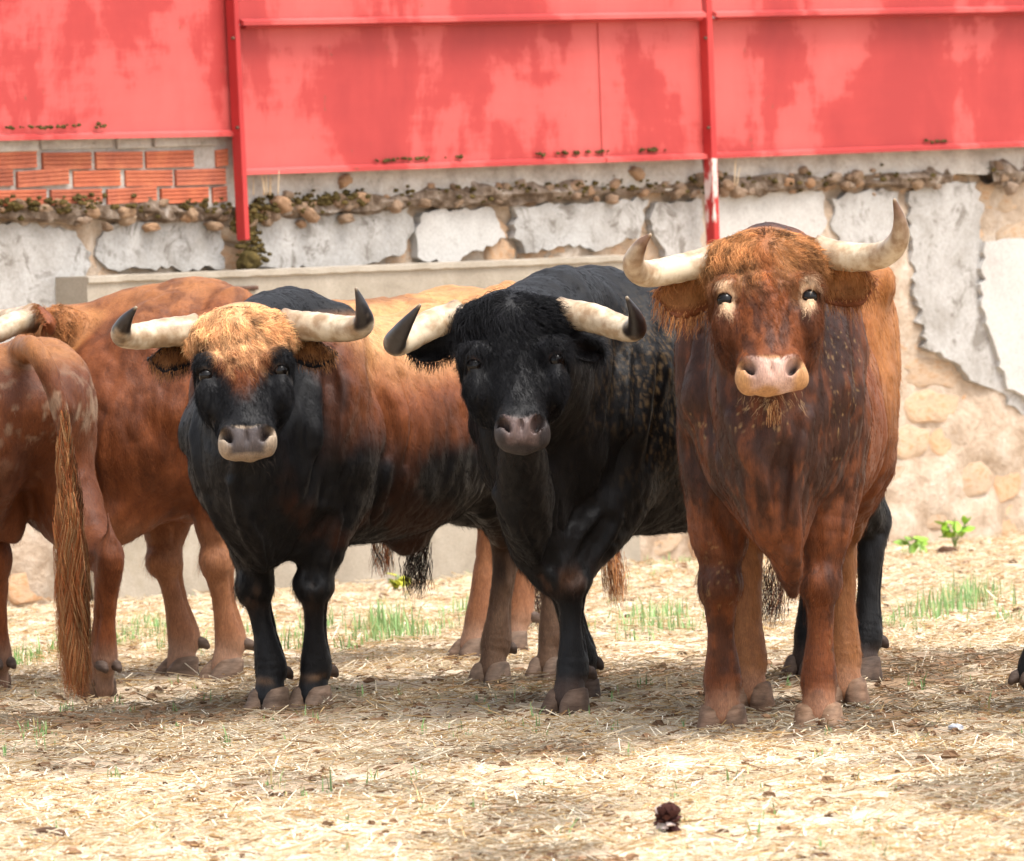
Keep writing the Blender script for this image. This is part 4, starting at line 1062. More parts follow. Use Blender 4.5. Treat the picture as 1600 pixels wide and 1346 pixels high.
# ---------------- brick infill
bw_ = wall_root('brick_wall', 'low course of red bricks under the left red panel', 'wall')
L0 = WL(-330, 262, 0)[0]; L1 = WL(357, 262, 0)[0]
zt = WL(180, 206, 0)[2]; zb = WL(180, 330, 0)[2]
box_part('mortar', L0, L1, zb, zt + 0.05, -0.070, 0.0, M_CONC, bw_, 0)
rows = [(237, 263, [(-90, -22), (-15, 58), (67, 142), (150, 222), (229, 303), (338, 356)]), (266, 291, [(-62, 20), (27, 107), (116, 189), (197, 270), (275, 352)]), (295, 319, [(-98, -10), (-2, 72), (80, 159), (168, 245), (252, 325), (333, 355)])]
for y0, y1, bs in rows:
    for x0, x1 in bs:
        ym = (y0 + y1) / 2; yy = ym - (x0 + x1 - 360) / 2 * 0.012
        a, b = WL(x0, yy, 0.08), WL(x1, yy, 0.08); hz = (WL(180, y0, 0.08)[2] - WL(180, y1, 0.08)[2]) / 2; zc = (a[2] + b[2]) / 2
        # each brick has three shallow grooves
        V, F = [], []
        prof = [(-1, 0), (-0.55, 0), (-0.5, 0.004), (-0.42, 0.004), (-0.37, 0), (-0.05, 0), (0, 0.004), (0.08, 0.004), (0.13, 0), (0.45, 0), (0.5, 0.004), (0.58, 0.004), (0.63, 0), (1, 0)]
        pr_ = sr.uniform(-0.003, 0.004); tl = sr.normal(0, 0.004)
        for s in (a[0], b[0]):
            for q, dd in prof: V.append((s, -0.082 - pr_ + dd, zc + q * hz + (tl if s == b[0] else 0)))
            V.append((s, -0.05, zc + hz + (tl if s == b[0] else 0))); V.append((s, -0.05, zc - hz + (tl if s == b[0] else 0)))
        k = len(prof) + 2
        F = [(i, (i + 1) % k, k + (i + 1) % k, k + i) for i in range(k)] + [tuple(range(k)), tuple(range(2 * k - 1, k - 1, -1))]
        o = mesh_obj('brick', V, F, M_BRICK, bw_, smooth=False); fix_normals(o)
for x0, x1 in ((-20, 60), (66, 178), (184, 236), (242, 340)):
    a, b = WL(x0, 226, 0.085), WL(x1, 226, 0.085); zz = WL(180, 226, 0.085)[2]
    box_part('cement_lump', a[0], b[0], zz - 0.016 + sr.normal(0, 0.003), zz + 0.030, -0.088 + sr.normal(0, 0.004), -0.05, M_CONC, bw_, 0.006)

# ---------------- red sheet-metal hoarding on top of the wall
fence = wall_root('metal_hoarding', 'faded red sheet metal hoarding standing on top of the stone wall', 'fence')
po = 0.115
def sheet(x0, x1, s_lo, ytop, ybot, y, mat=M_RED, name='panel', up=None):
    """sheet between columns, bottom edge following the photograph, with a turned lip"""
    a0, a1 = WL(x0, ybot[0], y), WL(x1, ybot[1], y); t0, t1 = WL(x0, ytop[0], y), WL(x1, ytop[1], y)
    if up: t0[2] = t1[2] = up
    V = [(a0[0], -y, a0[2]), (a1[0], -y, a1[2]), (a1[0], -y, t1[2]), (a0[0], -y, t0[2])]
    V += [(p[0], p[1] + 0.004, p[2]) for p in V]
    lip = [(a0[0], -y - 0.030, a0[2] - 0.004), (a1[0], -y - 0.030, a1[2] - 0.004), (a1[0], -y - 0.030, a1[2] + 0.018), (a0[0], -y - 0.030, a0[2] + 0.018)]
    o = mesh_obj(name, V, [(0, 1, 2, 3), (7, 6, 5, 4), (0, 4, 5, 1), (1, 5, 6, 2), (2, 6, 7, 3), (3, 7, 4, 0)], mat, fence, smooth=False)
    LV = [(a0[0], -y - 0.004, a0[2] - 0.006), (a1[0], -y - 0.004, a1[2] - 0.006), (a1[0], -y - 0.004, a1[2] + 0.020), (a0[0], -y - 0.004, a0[2] + 0.020)]
    LV = LV + [(p[0], p[1] - 0.022, p[2] - (0.010 if i > 1 else 0)) for i, p in enumerate(LV)]
    l = mesh_obj('lip', LV, [(0, 1, 2, 3), (7, 6, 5, 4), (0, 4, 5, 1), (1, 5, 6, 2), (2, 6, 7, 3), (3, 7, 4, 0)], mat, o, smooth=False); fix_normals(l); fix_normals(o)
    return o
UP = 3.6
sheet(-330, 368, 0, (-300, -300), (224, 211), po, up=UP)
sheet(370, 946, 0, (40, 31.5), (272, 251.8), po + 0.010); sheet(942, 1101, 0, (31, 29), (252, 246.5), po + 0.0155)
sheet(1109, 1960, 0, (29, 4), (246, 214), po + 0.010)
for x0, x1 in ((374, 1097), (1113, 1960)):
    yy0 = 38 - (x0 - 374) * 0.0177; yy1 = 38 - (x1 - 374) * 0.0177
    sheet(x0, x1, 0, (-300, -300), (yy0, yy1), po + 0.060, name='upper_panel', up=UP)
    a, b = WL(x0, yy0 + 6, po), WL(x1, yy1 + 6, po)
    V, F = rect(a[0], b[0], -0.004, 0.02, -po - 0.040, -po - 0.014); V = [(s, y, z + (a[2] if s == a[0] else b[2])) for s, y, z in V]
    o = mesh_obj('rail', V, F, M_POST, fence, smooth=False); fix_normals(o); bevel(o, 0.003)
for x_top, x_bot, w, yb in ((360, 378, 7, 376), (1099, 1112, 9, 384), (-420, -405, 7, 376), (1850, 1862, 8, 380)):
    a = WL(x_bot, yb, po + 0.03); t = WL(x_top, 0, po + 0.03); hw_ = w / 386.0 / 0.74 / 2
    dx = (t[0] - a[0]) / (t[2] - a[2])
    V = []
    for zz, ss in ((a[2], a[0]), (a[2] + 0.36, a[0] + dx * 0.36), (UP + 0.05, a[0] + dx * (UP + 0.05 - a[2]))):
        V += [(ss - hw_, -po - 0.066, zz), (ss + hw_, -po - 0.066, zz), (ss + hw_, -po - 0.012, zz), (ss - hw_, -po - 0.012, zz)]
    F = [(0, 1, 5, 4), (1, 2, 6, 5), (2, 3, 7, 6), (3, 0, 4, 7), (4, 5, 9, 8), (5, 6, 10, 9), (6, 7, 11, 10), (7, 4, 8, 11), (0, 3, 2, 1), (8, 9, 10, 11)]
    o = mesh_obj('post', V, F, M_POST, fence, smooth=False); o.data.materials.append(M_PEEL); fix_normals(o)
    if x_bot == 1112:
        for p in list(o.data.polygons)[:4]: p.material_index = 1
    bevel(o, 0.004)
    for yb_ in (60, 200):
        c = WL(x_top + (x_bot - x_top) * yb_ / yb, yb_, po + 0.055)
        Vt, Ft, _ = tube([c, c + np.array([0, -0.010, 0])], [0.007, 0.006], 8, 3); mesh_obj('bolt', Vt, Ft, M_IRON, fence)
# rusty moss specks along the lips
mv0 = len(moss_v); moss_v, moss_f = [], []
for x0, x1, ya, yb_, n in ((10, 130, 199, 197, 26), (150, 178, 197, 197, 5), (585, 672, 251, 247, 22), (690, 722, 246, 245, 4), (825, 955, 242, 236, 26), (995, 1042, 235, 233, 14), (1440, 1500, 222, 219, 8)):
    for _ in range(n):
        t = sr.uniform(); p = WL(x0 + t * (x1 - x0), ya + t * (yb_ - ya) + sr.normal(0, 1.2), po + 0.022); blob(p, sr.uniform(0.004, 0.010), sr)
ms = mesh_obj('moss_specks', moss_v, moss_f, M_MOSS, fence, smooth=False); ms['kind'] = 'stuff'

# ---------------- concrete plinth in front of the wall
pl = wall_root('concrete_plinth', 'smooth grey concrete plinth with a level top along the foot of the wall', 'plinth')
pf = 0.24
a, b = WL(135, 420, pf), WL(985, 410, pf); ztop = 0.5 * (a[2] + b[2])
N_ = 90; V = []; 
for i in range(N_ + 1):
    s = a[0] + (b[0] - a[0]) * i / N_
    e = 0.004 * (fbm(np.array([[s * 14, 0, 0]]), 3)[0] - 0.5); e2 = 0.008 * (fbm(np.array([[s * 20, 5, 0]]), 2)[0] - 0.5)
    V += [(s, -pf, -0.15), (s, -pf, ztop - 0.030), (s, -pf - 0.012 + e, ztop - 0.024 + e2), (s, -pf - 0.010 + e, ztop - 0.004 + e2), (s, -pf + 0.006 + e, ztop + e2), (s, 0.0, ztop)]
F = [(i * 6 + j, i * 6 + j + 1, (i + 1) * 6 + j + 1, (i + 1) * 6 + j) for i in range(N_) for j in range(5)] + [(0, 5, 4, 3, 2, 1), tuple(N_ * 6 + j for j in range(6))]
o = mesh_obj('block', V, F, M_PLINTH, pl, smooth=False); fix_normals(o)
c0, c1 = WL(354, 452, pf + 0.01), WL(402, 450, pf + 0.01)
bar = mesh_obj('iron_bar', *tube([c0, 0.5 * (c0 + c1), c1], [0.009, 0.009, 0.009], 8, 6)[:2], M_IRON, None); bar.location = A_; bar.rotation_euler = (0, 0, ANG)
tag(bar, 'short rusty iron bar fixed to the concrete plinth face', 'iron bar')
# mossy stone at the foot of the left post
c = WL(392, 392, pf - 0.08)
st_ = mesh_obj('mossy_stone', *stone_mesh(0.085, 0.075, 0.06, 901), M_MOSS, None); st_.location = A_ + tdir * c[0] + wnrm * (pf - 0.12) + np.array([0, 0, ztop + 0.032]); st_.rotation_euler = (0, 0, ANG)
tag(st_, 'mossy ochre stone lying on the plinth below the left red post', 'stone')
# left pier of the wall, wet grey joint beside the plinth
# ================================================================== ground
def axis(lo, hi, a, b, step, grow=1.25):
    c = list(np.arange(a, b + 1e-6, step)); s = step; x = b
    while x < hi: s *= grow; x += s; c.append(min(x, hi))
    s = step; x = a
    while x > lo: s *= grow; x -= s; c.insert(0, max(x, lo))
    return np.array(c)
gx = axis(-400, 400, -3.3, 3.3, 0.03); gy = axis(-60, 900, 17.0, 39.0, 0.045)
GX, GY = np.meshgrid(gx, gy, indexing='ij'); gp = np.column_stack([GX.ravel(), GY.ravel(), np.zeros(GX.size)])
def relief(xy):
    q = np.column_stack([xy[:, 0], xy[:, 1], np.zeros(len(xy))])
    r1 = fbm(q * 0.9, 2, 3.0) - 0.5; r2 = fbm(q * 5.0, 3, 8.0); r3 = fbm(q * 16.0, 2, 5.0) - 0.5
    near = sstep(16.0, 18.0, xy[:, 1]) * sstep(42.0, 39.0, xy[:, 1]) * sstep(6.0, 4.0, np.abs(xy[:, 0]))
    return (0.016 * r1 + 0.045 * (np.abs(r2 - 0.5) * 2 - 0.25) * 0.6 + 0.016 * r3) * near - 0.006
gz = relief(gp[:, :2]); GV = gp.copy(); GV[:, 2] = gz
nx_, ny_ = len(gx), len(gy); ii, jj = np.meshgrid(np.arange(nx_ - 1), np.arange(ny_ - 1), indexing='ij'); k = (ii * ny_ + jj).ravel()
GF = np.column_stack([k, k + ny_, k + ny_ + 1, k + 1])
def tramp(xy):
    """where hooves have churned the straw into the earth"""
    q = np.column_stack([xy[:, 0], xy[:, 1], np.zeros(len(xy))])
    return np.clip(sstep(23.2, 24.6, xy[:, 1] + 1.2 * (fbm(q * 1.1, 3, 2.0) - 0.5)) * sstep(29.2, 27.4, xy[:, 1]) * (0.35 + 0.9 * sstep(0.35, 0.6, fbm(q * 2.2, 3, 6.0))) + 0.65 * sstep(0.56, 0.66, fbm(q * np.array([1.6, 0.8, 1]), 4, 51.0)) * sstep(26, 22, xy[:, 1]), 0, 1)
n_ = NT('straw_earth'); v_ = n_.coord('Object')
f1 = n_.noise(v_, 3.0, 6, 0.65); f2 = n_.noise(v_, 60.0, 4, 0.7)
c_ = n_.ramp(f1, [(0.3, (0.44, 0.33, 0.22)), (0.5, (0.66, 0.55, 0.41)), (0.7, (0.74, 0.65, 0.52))])
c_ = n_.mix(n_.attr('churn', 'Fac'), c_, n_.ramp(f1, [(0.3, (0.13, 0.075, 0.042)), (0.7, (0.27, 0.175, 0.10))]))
c_ = n_.mix(n_.ramp(f2, [(0.38, (0.7, 0.7, 0.7)), (0.58, (0, 0, 0))]), c_, n_.mix(1.0, c_, (0.55, 0.48, 0.42), 'MULTIPLY'))
n_.base(c_, 0.95, 0.1); n_.bump(f2, 0.7, 0.01)
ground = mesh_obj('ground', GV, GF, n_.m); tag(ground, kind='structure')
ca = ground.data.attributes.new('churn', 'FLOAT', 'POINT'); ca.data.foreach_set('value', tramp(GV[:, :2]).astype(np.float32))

def mat_attr(name, rough=0.7, spec=0.25, trans=0.0):
    n = NT(name); n.base(n.attr('coat'), rough, spec)
    if trans: n.b.inputs['Transmission Weight'].default_value = 0.0; n.b.inputs['Subsurface Weight'].default_value = 0.0
    return n.m
M_STRAW = mat_attr('straw', 0.85, 0.08); M_GRASS = mat_attr('grass', 0.55, 0.3)
# ---------------- loose straw
ns = 200000
r = np.random.default_rng(5)
D_ = 17.3 + 21.0 * r.uniform(0, 1, ns) ** 1.15
X_ = r.uniform(-1, 1, ns) * (0.0576 * D_ + 0.45)
q = np.column_stack([X_, D_, np.zeros(ns)])
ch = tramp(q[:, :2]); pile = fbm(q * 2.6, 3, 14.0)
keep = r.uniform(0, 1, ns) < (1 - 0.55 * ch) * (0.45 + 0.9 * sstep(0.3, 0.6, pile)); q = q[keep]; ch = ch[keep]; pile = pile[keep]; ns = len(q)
L = np.clip(r.lognormal(math.log(0.030), 0.6, ns), 0.008, 0.15); wd = r.uniform(0.0008, 0.0020, ns)
az = r.uniform(0, math.pi, ns); pitch = r.normal(0, 0.16, ns)
d = np.column_stack([np.cos(az) * np.cos(pitch), np.sin(az) * np.cos(pitch), np.sin(pitch)])
c = q.copy(); c[:, 2] = relief(q[:, :2]) + 0.003 + np.abs(r.normal(0, 0.007, ns)) * (0.5 + 1.3 * sstep(0.4, 0.7, pile)) + np.abs(d[:, 2]) * L * 0.3
a_ = np.cross(d, [0, 0, 1.0]); a_ /= np.linalg.norm(a_, axis=1, keepdims=True); b_ = np.cross(a_, d)
SV = np.zeros((ns, 6, 3)); 
for e, sg in ((0, -0.5), (3, 0.5)):
    for j in range(3):
        t = 2 * math.pi * j / 3 + 0.5
        SV[:, e + j] = c + d * (sg * L)[:, None] + (a_ * math.cos(t) + b_ * math.sin(t)) * wd[:, None]
base_i = (np.arange(ns) * 6)[:, None]
SF = np.vstack([base_i + np.array([[0, 1, 4, 3]]), base_i + np.array([[1, 2, 5, 4]]), base_i + np.array([[2, 0, 3, 5]])])
pal = np.array([[0.78, 0.69, 0.53], [0.75, 0.62, 0.43], [0.62, 0.43, 0.21], [0.80, 0.73, 0.60], [0.46, 0.30, 0.16], [0.26, 0.155, 0.085]])
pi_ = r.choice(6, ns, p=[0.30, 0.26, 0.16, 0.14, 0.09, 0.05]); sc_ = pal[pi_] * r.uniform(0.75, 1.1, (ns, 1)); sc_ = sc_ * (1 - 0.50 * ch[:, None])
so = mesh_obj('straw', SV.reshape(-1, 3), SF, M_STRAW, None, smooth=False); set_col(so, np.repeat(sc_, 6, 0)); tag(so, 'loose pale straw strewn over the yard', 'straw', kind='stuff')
# ---------------- crumbs of earth and dung
nc = 9000
Dc = 17.4 + 20.5 * r.uniform(0, 1, nc) ** 1.1; Xc = r.uniform(-1, 1, nc) * (0.0576 * Dc + 0.4); qc = np.column_stack([Xc, Dc, np.zeros(nc)])
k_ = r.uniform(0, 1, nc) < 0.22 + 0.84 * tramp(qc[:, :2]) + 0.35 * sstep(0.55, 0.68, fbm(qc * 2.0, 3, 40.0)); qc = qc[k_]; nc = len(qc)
tpl = []
for i in range(3):
    th = math.pi * (i + 0.6) / 3.3
    for j in range(6): tpl.append((math.sin(th) * math.cos(j * 1.047 + i * 0.5), math.sin(th) * math.sin(j * 1.047 + i * 0.5), math.cos(th)))
tpl += [(0, 0, 1.0)]; tpl = np.array(tpl)
tf = [(i * 6 + j, (i + 1) * 6 + j, (i + 1) * 6 + (j + 1) % 6, i * 6 + (j + 1) % 6) for i in range(2) for j in range(6)] + [(18, j, (j + 1) % 6, (j + 1) % 6) for j in range(6)]
sz = np.clip(r.lognormal(math.log(0.0085), 0.45, nc), 0.003, 0.013)
CV = tpl[None] * (sz[:, None] * r.uniform(0.6, 1.4, (nc, 1)))[:, :, None] * np.stack([r.uniform(0.9, 1.9, nc), r.uniform(0.8, 1.4, nc), r.uniform(0.6, 1.0, nc)], 1)[:, None, :] * r.uniform(0.75, 1.25, (nc, 19, 1))
qc[:, 2] = relief(qc[:, :2]) + sz * 0.25; CV = CV + qc[:, None, :]
tfq = np.array([f for f in tf if len(set(f)) == 4]); CF = (np.arange(nc) * 19)[:, None, None] + tfq[None]
tft = np.array([(18, j, (j + 1) % 6) for j in range(6)]); 
allf = [tuple(x) for x in CF.reshape(-1, 4)] + [tuple(x) for x in ((np.arange(nc) * 19)[:, None, None] + tft[None]).reshape(-1, 3)]
co_ = mesh_obj('earth_crumbs', CV.reshape(-1, 3), allf, M_STRAW, None, smooth=False); set_col(co_, np.repeat(np.array([[0.13, 0.075, 0.042]]) * r.uniform(0.5, 1.9, (nc, 1)), 19, 0)); tag(co_, 'small brown crumbs of earth and dung among the straw', 'earth', kind='stuff')
# ---------------- single dung clods
def clod(px, py, D, sx, sz_, seed, label, colr=(0.085, 0.048, 0.03)):
    g = GD(px, D); n = 12; Vv = []; rr = np.random.default_rng(seed)
    for i in range(9):
        th = math.pi * i / 8
        for j in range(n):
            a = 6.283 * j / n; dv = np.array([math.sin(th) * math.cos(a), math.sin(th) * math.sin(a), math.cos(th)])
            q = 0.7 + 0.75 * fbm((dv * 2.4 + seed)[None], 3)[0]
            Vv.append(dv * q * np.array([sx, sx * 0.8, sz_]))
    Fq = [(i * n + j, (i + 1) * n + j, (i + 1) * n + (j + 1) % n, i * n + (j + 1) % n) for i in range(8) for j in range(n)]
    o = mesh_obj('dung_clod', Vv, Fq, M_STRAW, None, smooth=False, loc=(g[0], g[1], float(relief(g[None, :2])[0]) + sz_ * 0.35)); set_col(o, np.array(colr)[None] * (0.6 + 0.9 * fbm(np.array(Vv) * 60, 2)[:, None])); tag(o, label, 'dung', 'dung clods on the straw')
def Dy(px, py):
    """distance at which the ground shows at this pixel"""
    v = FPX * Fw + (px - 800.0) * Rv + (673.0 - py) * Uv; t = -EYE / v[2]; return float(v[1] * t)
for px, py, sx, sz_, lb in ((1481, 862, 0.042, 0.030, 'dark dung clod near the foot of the wall at the right'), (694, 1254, 0.024, 0.014, 'flat dark dung clod in the straw below the black bull'), (328, 1282, 0.016, 0.016, 'small dark dung clod alone in the left foreground'), (70, 1306, 0.050, 0.016, 'wide crumbled dung clod at the bottom left corner'),
                            (1282, 1338, 0.024, 0.014, 'dark dung clod at the bottom edge with a green sprout'), (860, 1338, 0.018, 0.009, 'thin brown dung clod at the bottom edge left of centre'), (1143, 1212, 0.018, 0.010, 'small dark dung clod ahead of the big brown bull'), (945, 1262, 0.022, 0.013, 'brown dung clod left of the pine cone')):
    clod(px, py, Dy(px, py), sx, sz_, int(px), lb)
clod(1494, 1138, Dy(1494, 1138), 0.020, 0.011, 5, 'x', (0.30, 0.31, 0.34)); o = bpy.data.objects['dung_clod.008']; o.name = 'grey_pebble'; tag(o, 'small blue grey pebble on the straw at the right', 'pebble'); del o['group']
# ---------------- pine cone
g = GD(1043, Dy(1043, 1296)); cone = empty('pine_cone', (g[0], g[1], float(relief(g[None, :2])[0]) + 0.026)); tag(cone, 'dark open pine cone lying in the straw in the foreground', 'pine cone')
cv, cf, _ = tube([(0.022, 0, 0), (0, 0, 0.003), (-0.026, 0, 0.008)], [0.010, 0.016, 0.006], 10, 8); o = mesh_obj('core', cv, cf, M_STRAW, cone); set_col(o, np.repeat(np.array([[0.03, 0.012, 0.01]]), len(cv), 0))
sv = np.array([(0, -0.007, 0), (0, 0.007, 0), (0.020, -0.009, 0.004), (0.020, 0.009, 0.004), (0.024, 0, 0.009), (0.010, 0, -0.004)]); sf = [(0, 2, 4), (0, 4, 1), (1, 4, 3), (0, 5, 2), (1, 3, 5), (2, 5, 3), (2, 3, 4)]
sm = []
for cc_ in ((0.055, 0.022, 0.018), (0.50, 0.40, 0.36)):
    o = mesh_obj('scale', sv, sf, M_STRAW, None, smooth=False); set_col(o, np.repeat(np.array([cc_]), 6, 0)); sm.append(o.data); bpy.data.objects.remove(o)
for i in range(34):
    t = i / 33; a = i * 2.4; o = bpy.data.objects.new('scale', sm[1 if (i % 4 == 0 and t > 0.35) else 0]); COL.objects.link(o); o.parent = cone
    ax = Vector((0.5 - t * 0.9, math.cos(a), math.sin(a))).normalized(); o.location = (0.020 - 0.044 * t, 0.010 * math.cos(a), 0.010 * math.sin(a) + 0.003 + 0.005 * t)
    o.rotation_euler = ax.to_track_quat('X', 'Z').to_euler(); s_ = 0.75 + 0.5 * math.sin(math.pi * min(t + 0.15, 1)); o.scale = (s_, s_, s_)
# ---------------- grass
gv, gf, gc = [], [], []
def tuft(px, D, n, hgt, spread, rr, col=(0.17, 0.30, 0.085)):
    g = GD(px, D)
    for _ in range(n):
        x, y = g[0] + rr.normal(0, spread), g[1] + rr.normal(0, spread * 2.2)
        zz = float(relief(np.array([[x, y]]))[0]); h = hgt * rr.uniform(0.35, 1.15); a = rr.uniform(0, 6.283); w = rr.uniform(0.0016, 0.0034); ln = rr.normal(0, 0.30)
        dx, dy = math.cos(a), math.sin(a); b = len(gv); cc = np.array(col) * rr.uniform(0.65, 1.35)
        if rr.uniform() < 0.15: cc = np.array([0.42, 0.34, 0.16])
        for k_, (t, ww) in enumerate(((0, 1), (0.5, 0.85), (1, 0.12))):
            ox, oz = ln * h * t * t, h * t * (1 - 0.15 * t)
            px_, py_ = x + dx * ox, y + dy * ox
            gv.extend([(px_ - dy * w * ww, py_ + dx * w * ww, zz + oz - 0.004), (px_ + dy * w * ww, py_ - dx * w * ww, zz + oz - 0.004)]); gc.extend([cc * (0.9 + 0.2 * t)] * 2)
        gf.extend([(b, b + 1, b + 3, b + 2), (b + 2, b + 3, b + 5, b + 4)])
rg = np.random.default_rng(9)
for px, py, n, h, sp in ((600, 985, 90, 0.13, 0.05), (630, 998, 70, 0.10, 0.07), (572, 1000, 30, 0.08, 0.05), (540, 1010, 26, 0.07, 0.06), (500, 985, 24, 0.10, 0.04), (470, 1000, 22, 0.08, 0.04), (720, 965, 40, 0.10, 0.05), (700, 985, 24, 0.07, 0.05), (1030, 965, 60, 0.10, 0.06), (1005, 985, 40, 0.08, 0.06), (1055, 985, 30, 0.08, 0.05), (985, 1000, 18, 0.06, 0.05),
                         (1480, 950, 90, 0.10, 0.09), (1510, 940, 50, 0.12, 0.05), (1440, 965, 40, 0.08, 0.05), (1545, 935, 26, 0.09, 0.03), (1420, 980, 18, 0.06, 0.05), (1575, 970, 20, 0.07, 0.04), (200, 1000, 50, 0.08, 0.08), (235, 985, 40, 0.09, 0.05), (175, 1010, 40, 0.09, 0.04), (265, 1015, 26, 0.08, 0.05), (40, 1030, 60, 0.08, 0.06), (15, 1040, 30, 0.07, 0.05), (105, 1020, 30, 0.09, 0.04),
                         (590, 900, 30, 0.07, 0.05), (610, 905, 20, 0.06, 0.06), (770, 905, 26, 0.06, 0.06), (1010, 900, 14, 0.05, 0.05), (310, 1010, 24, 0.09, 0.03), (455, 1015, 16, 0.10, 0.03), (400, 990, 16, 0.07, 0.04), (1390, 975, 20, 0.06, 0.05), (1050, 860, 24, 0.05, 0.08), (1430, 835, 18, 0.06, 0.03)):
    tuft(px, min(Dy(px, py), 36.5), int(n * 1.7), h * 1.05, sp, rg, (0.20, 0.33, 0.12) if py < 1012 else (0.15, 0.27, 0.08))
for px, py, n, h in ((60, 1150, 12, 0.05), (40, 1140, 9, 0.05), (68, 1165, 8, 0.05), (60, 1092, 8, 0.05), (100, 1110, 12, 0.04), (185, 1100, 8, 0.05), (275, 1110, 8, 0.04), (205, 1112, 5, 0.04), (350, 1160, 8, 0.06), (450, 1160, 6, 0.05), (425, 1210, 5, 0.05), (580, 1215, 9, 0.05), (565, 1230, 5, 0.05), (520, 1238, 4, 0.09), (435, 1230, 4, 0.04), (620, 1082, 6, 0.05), (760, 1110, 6, 0.05), (565, 1090, 8, 0.05), (1010, 1075, 10, 0.06), (205, 1310, 4, 0.05), (230, 1300, 4, 0.05), (1062, 1285, 9, 0.045),
                      (1282, 1330, 6, 0.05), (1505, 1060, 6, 0.05), (1545, 1110, 4, 0.08), (1358, 1330, 2, 0.12), (1385, 1300, 4, 0.04), (15, 1175, 6, 0.05), (120, 1180, 6, 0.05), (470, 1115, 6, 0.05), (330, 1100, 4, 0.05), (880, 1190, 3, 0.04), (1440, 1075, 6, 0.06), (270, 1140, 6, 0.04), (730, 1150, 4, 0.04), (500, 1128, 6, 0.05)):
    tuft(px, Dy(px, py), n, h, 0.012, rg, (0.14, 0.24, 0.085))
for _ in range(190):
    px, D = rg.uniform(-60, 1660), rg.uniform(19, 35); tuft(px, D, int(rg.integers(3, 8)), rg.uniform(0.025, 0.06), 0.015, rg, (0.16, 0.25, 0.09))
go = mesh_obj('grass', gv, gf, M_GRASS, None, smooth=True); set_col(go, np.array(gc)); tag(go, 'thin green grass sprouting through the straw', 'grass', kind='stuff')
# dry stalks on the ledge
dv, df, dc = [], [], []
# ---------------- leafy weeds at the foot of the wall
def weed(px, py, D, h, nleaf, label, colr, seed):
    g = GD(px, D); rr = np.random.default_rng(seed); root = empty('weed', (g[0], g[1], 0.0)); tag(root, label, 'plant', 'weeds at the foot of the wall')
    for b in range(3):
        a = rr.uniform(0, 6.28); tp = np.array([math.cos(a) * h * 0.45, math.sin(a) * h * 0.3, h * rr.uniform(0.7, 1.0)])
        Vt, Ft, _ = tube([np.zeros(3), tp * np.array([0.4, 0.4, 0.6]), tp], [0.004, 0.003, 0.002], 6, 7); o = mesh_obj('stem', Vt, Ft, M_GRASS, root); set_col(o, np.repeat(np.array([[0.10, 0.16, 0.04]]), len(Vt), 0))
        for k_ in range(nleaf // 3):
            t = rr.uniform(0.35, 1.0); c0 = tp * t; s_ = rr.uniform(0.022, 0.042); a2 = rr.uniform(0, 6.28); Lv = []
            for i in range(5):
                for j in (-1, 0, 1): Lv.append((i / 4 * s_ * 1.6, j * s_ * 0.55 * math.sin(math.pi * (i / 4 * 0.9 + 0.08)), -0.25 * s_ * (i / 4) ** 2 + 0.12 * s_ * abs(j)))
            Fl = [(i * 3 + j, i * 3 + j + 1, (i + 1) * 3 + j + 1, (i + 1) * 3 + j) for i in range(4) for j in range(2)]
            o = mesh_obj('leaf', Lv, Fl, M_GRASS, root); o.location = c0; o.rotation_euler = (rr.normal(0, 0.6), rr.normal(0.1, 0.5), a2); set_col(o, np.repeat(np.array([colr]) * rr.uniform(0.6, 1.4), len(Lv), 0))
weed(1492, 838, 36.9, 0.13, 21, 'bright green leafy weed growing against the wall at the right', (0.20, 0.36, 0.03), 3)
weed(1425, 842, 36.6, 0.06, 12, 'small yellow green weed left of the taller leafy weed', (0.22, 0.36, 0.05), 4)
weed(617, 872, 34.6, 0.06, 12, 'small yellow green weed by the plinth seen under the saddled bull', (0.36, 0.36, 0.03), 6)
def stalks(px, py, n, h, label, seed):
    c = WL(px, py, 0.12); g = A_ + tdir * c[0] + wnrm * 0.12 + np.array([0, 0, c[2]]); rr = np.random.default_rng(seed); V, F = [], []
    for _ in range(n):
        b = len(V); o_ = rr.normal(0, 0.02, 3); o_[2] = 0; hh = h * rr.uniform(0.5, 1.1); ln = rr.normal(0, 0.12, 2)
        Vt, Ft, _ = tube([o_, o_ + np.array([ln[0] * hh * 0.4, ln[1] * hh * 0.3, hh * 0.5]), o_ + np.array([ln[0] * hh, ln[1] * hh, hh])], [0.0026, 0.002, 0.001], 5, 6); V.extend(Vt.tolist()); F.extend([tuple(b + q for q in f) for f in Ft])
    o = mesh_obj('dry_grass', V, F, M_STRAW, None, loc=g); set_col(o, np.repeat(np.array([[0.52, 0.40, 0.26]]), len(V), 0)); tag(o, label, 'dry grass')
stalks(418, 305, 9, 0.11, 'dry pale grass stalks on the ledge right of the left red post', 1); stalks(1150, 290, 3, 0.13, 'thin dry stalks on the ledge right of the right red post', 2)
print('setting done %.1fs' % (time.time() - T0))
# ================================================================== the bulls
def pts(L, D0): return [W(x, y, D0 + d) for x, y, d in L]
def mid2(a, b): return 0.5 * (np.asarray(a) + np.asarray(b))

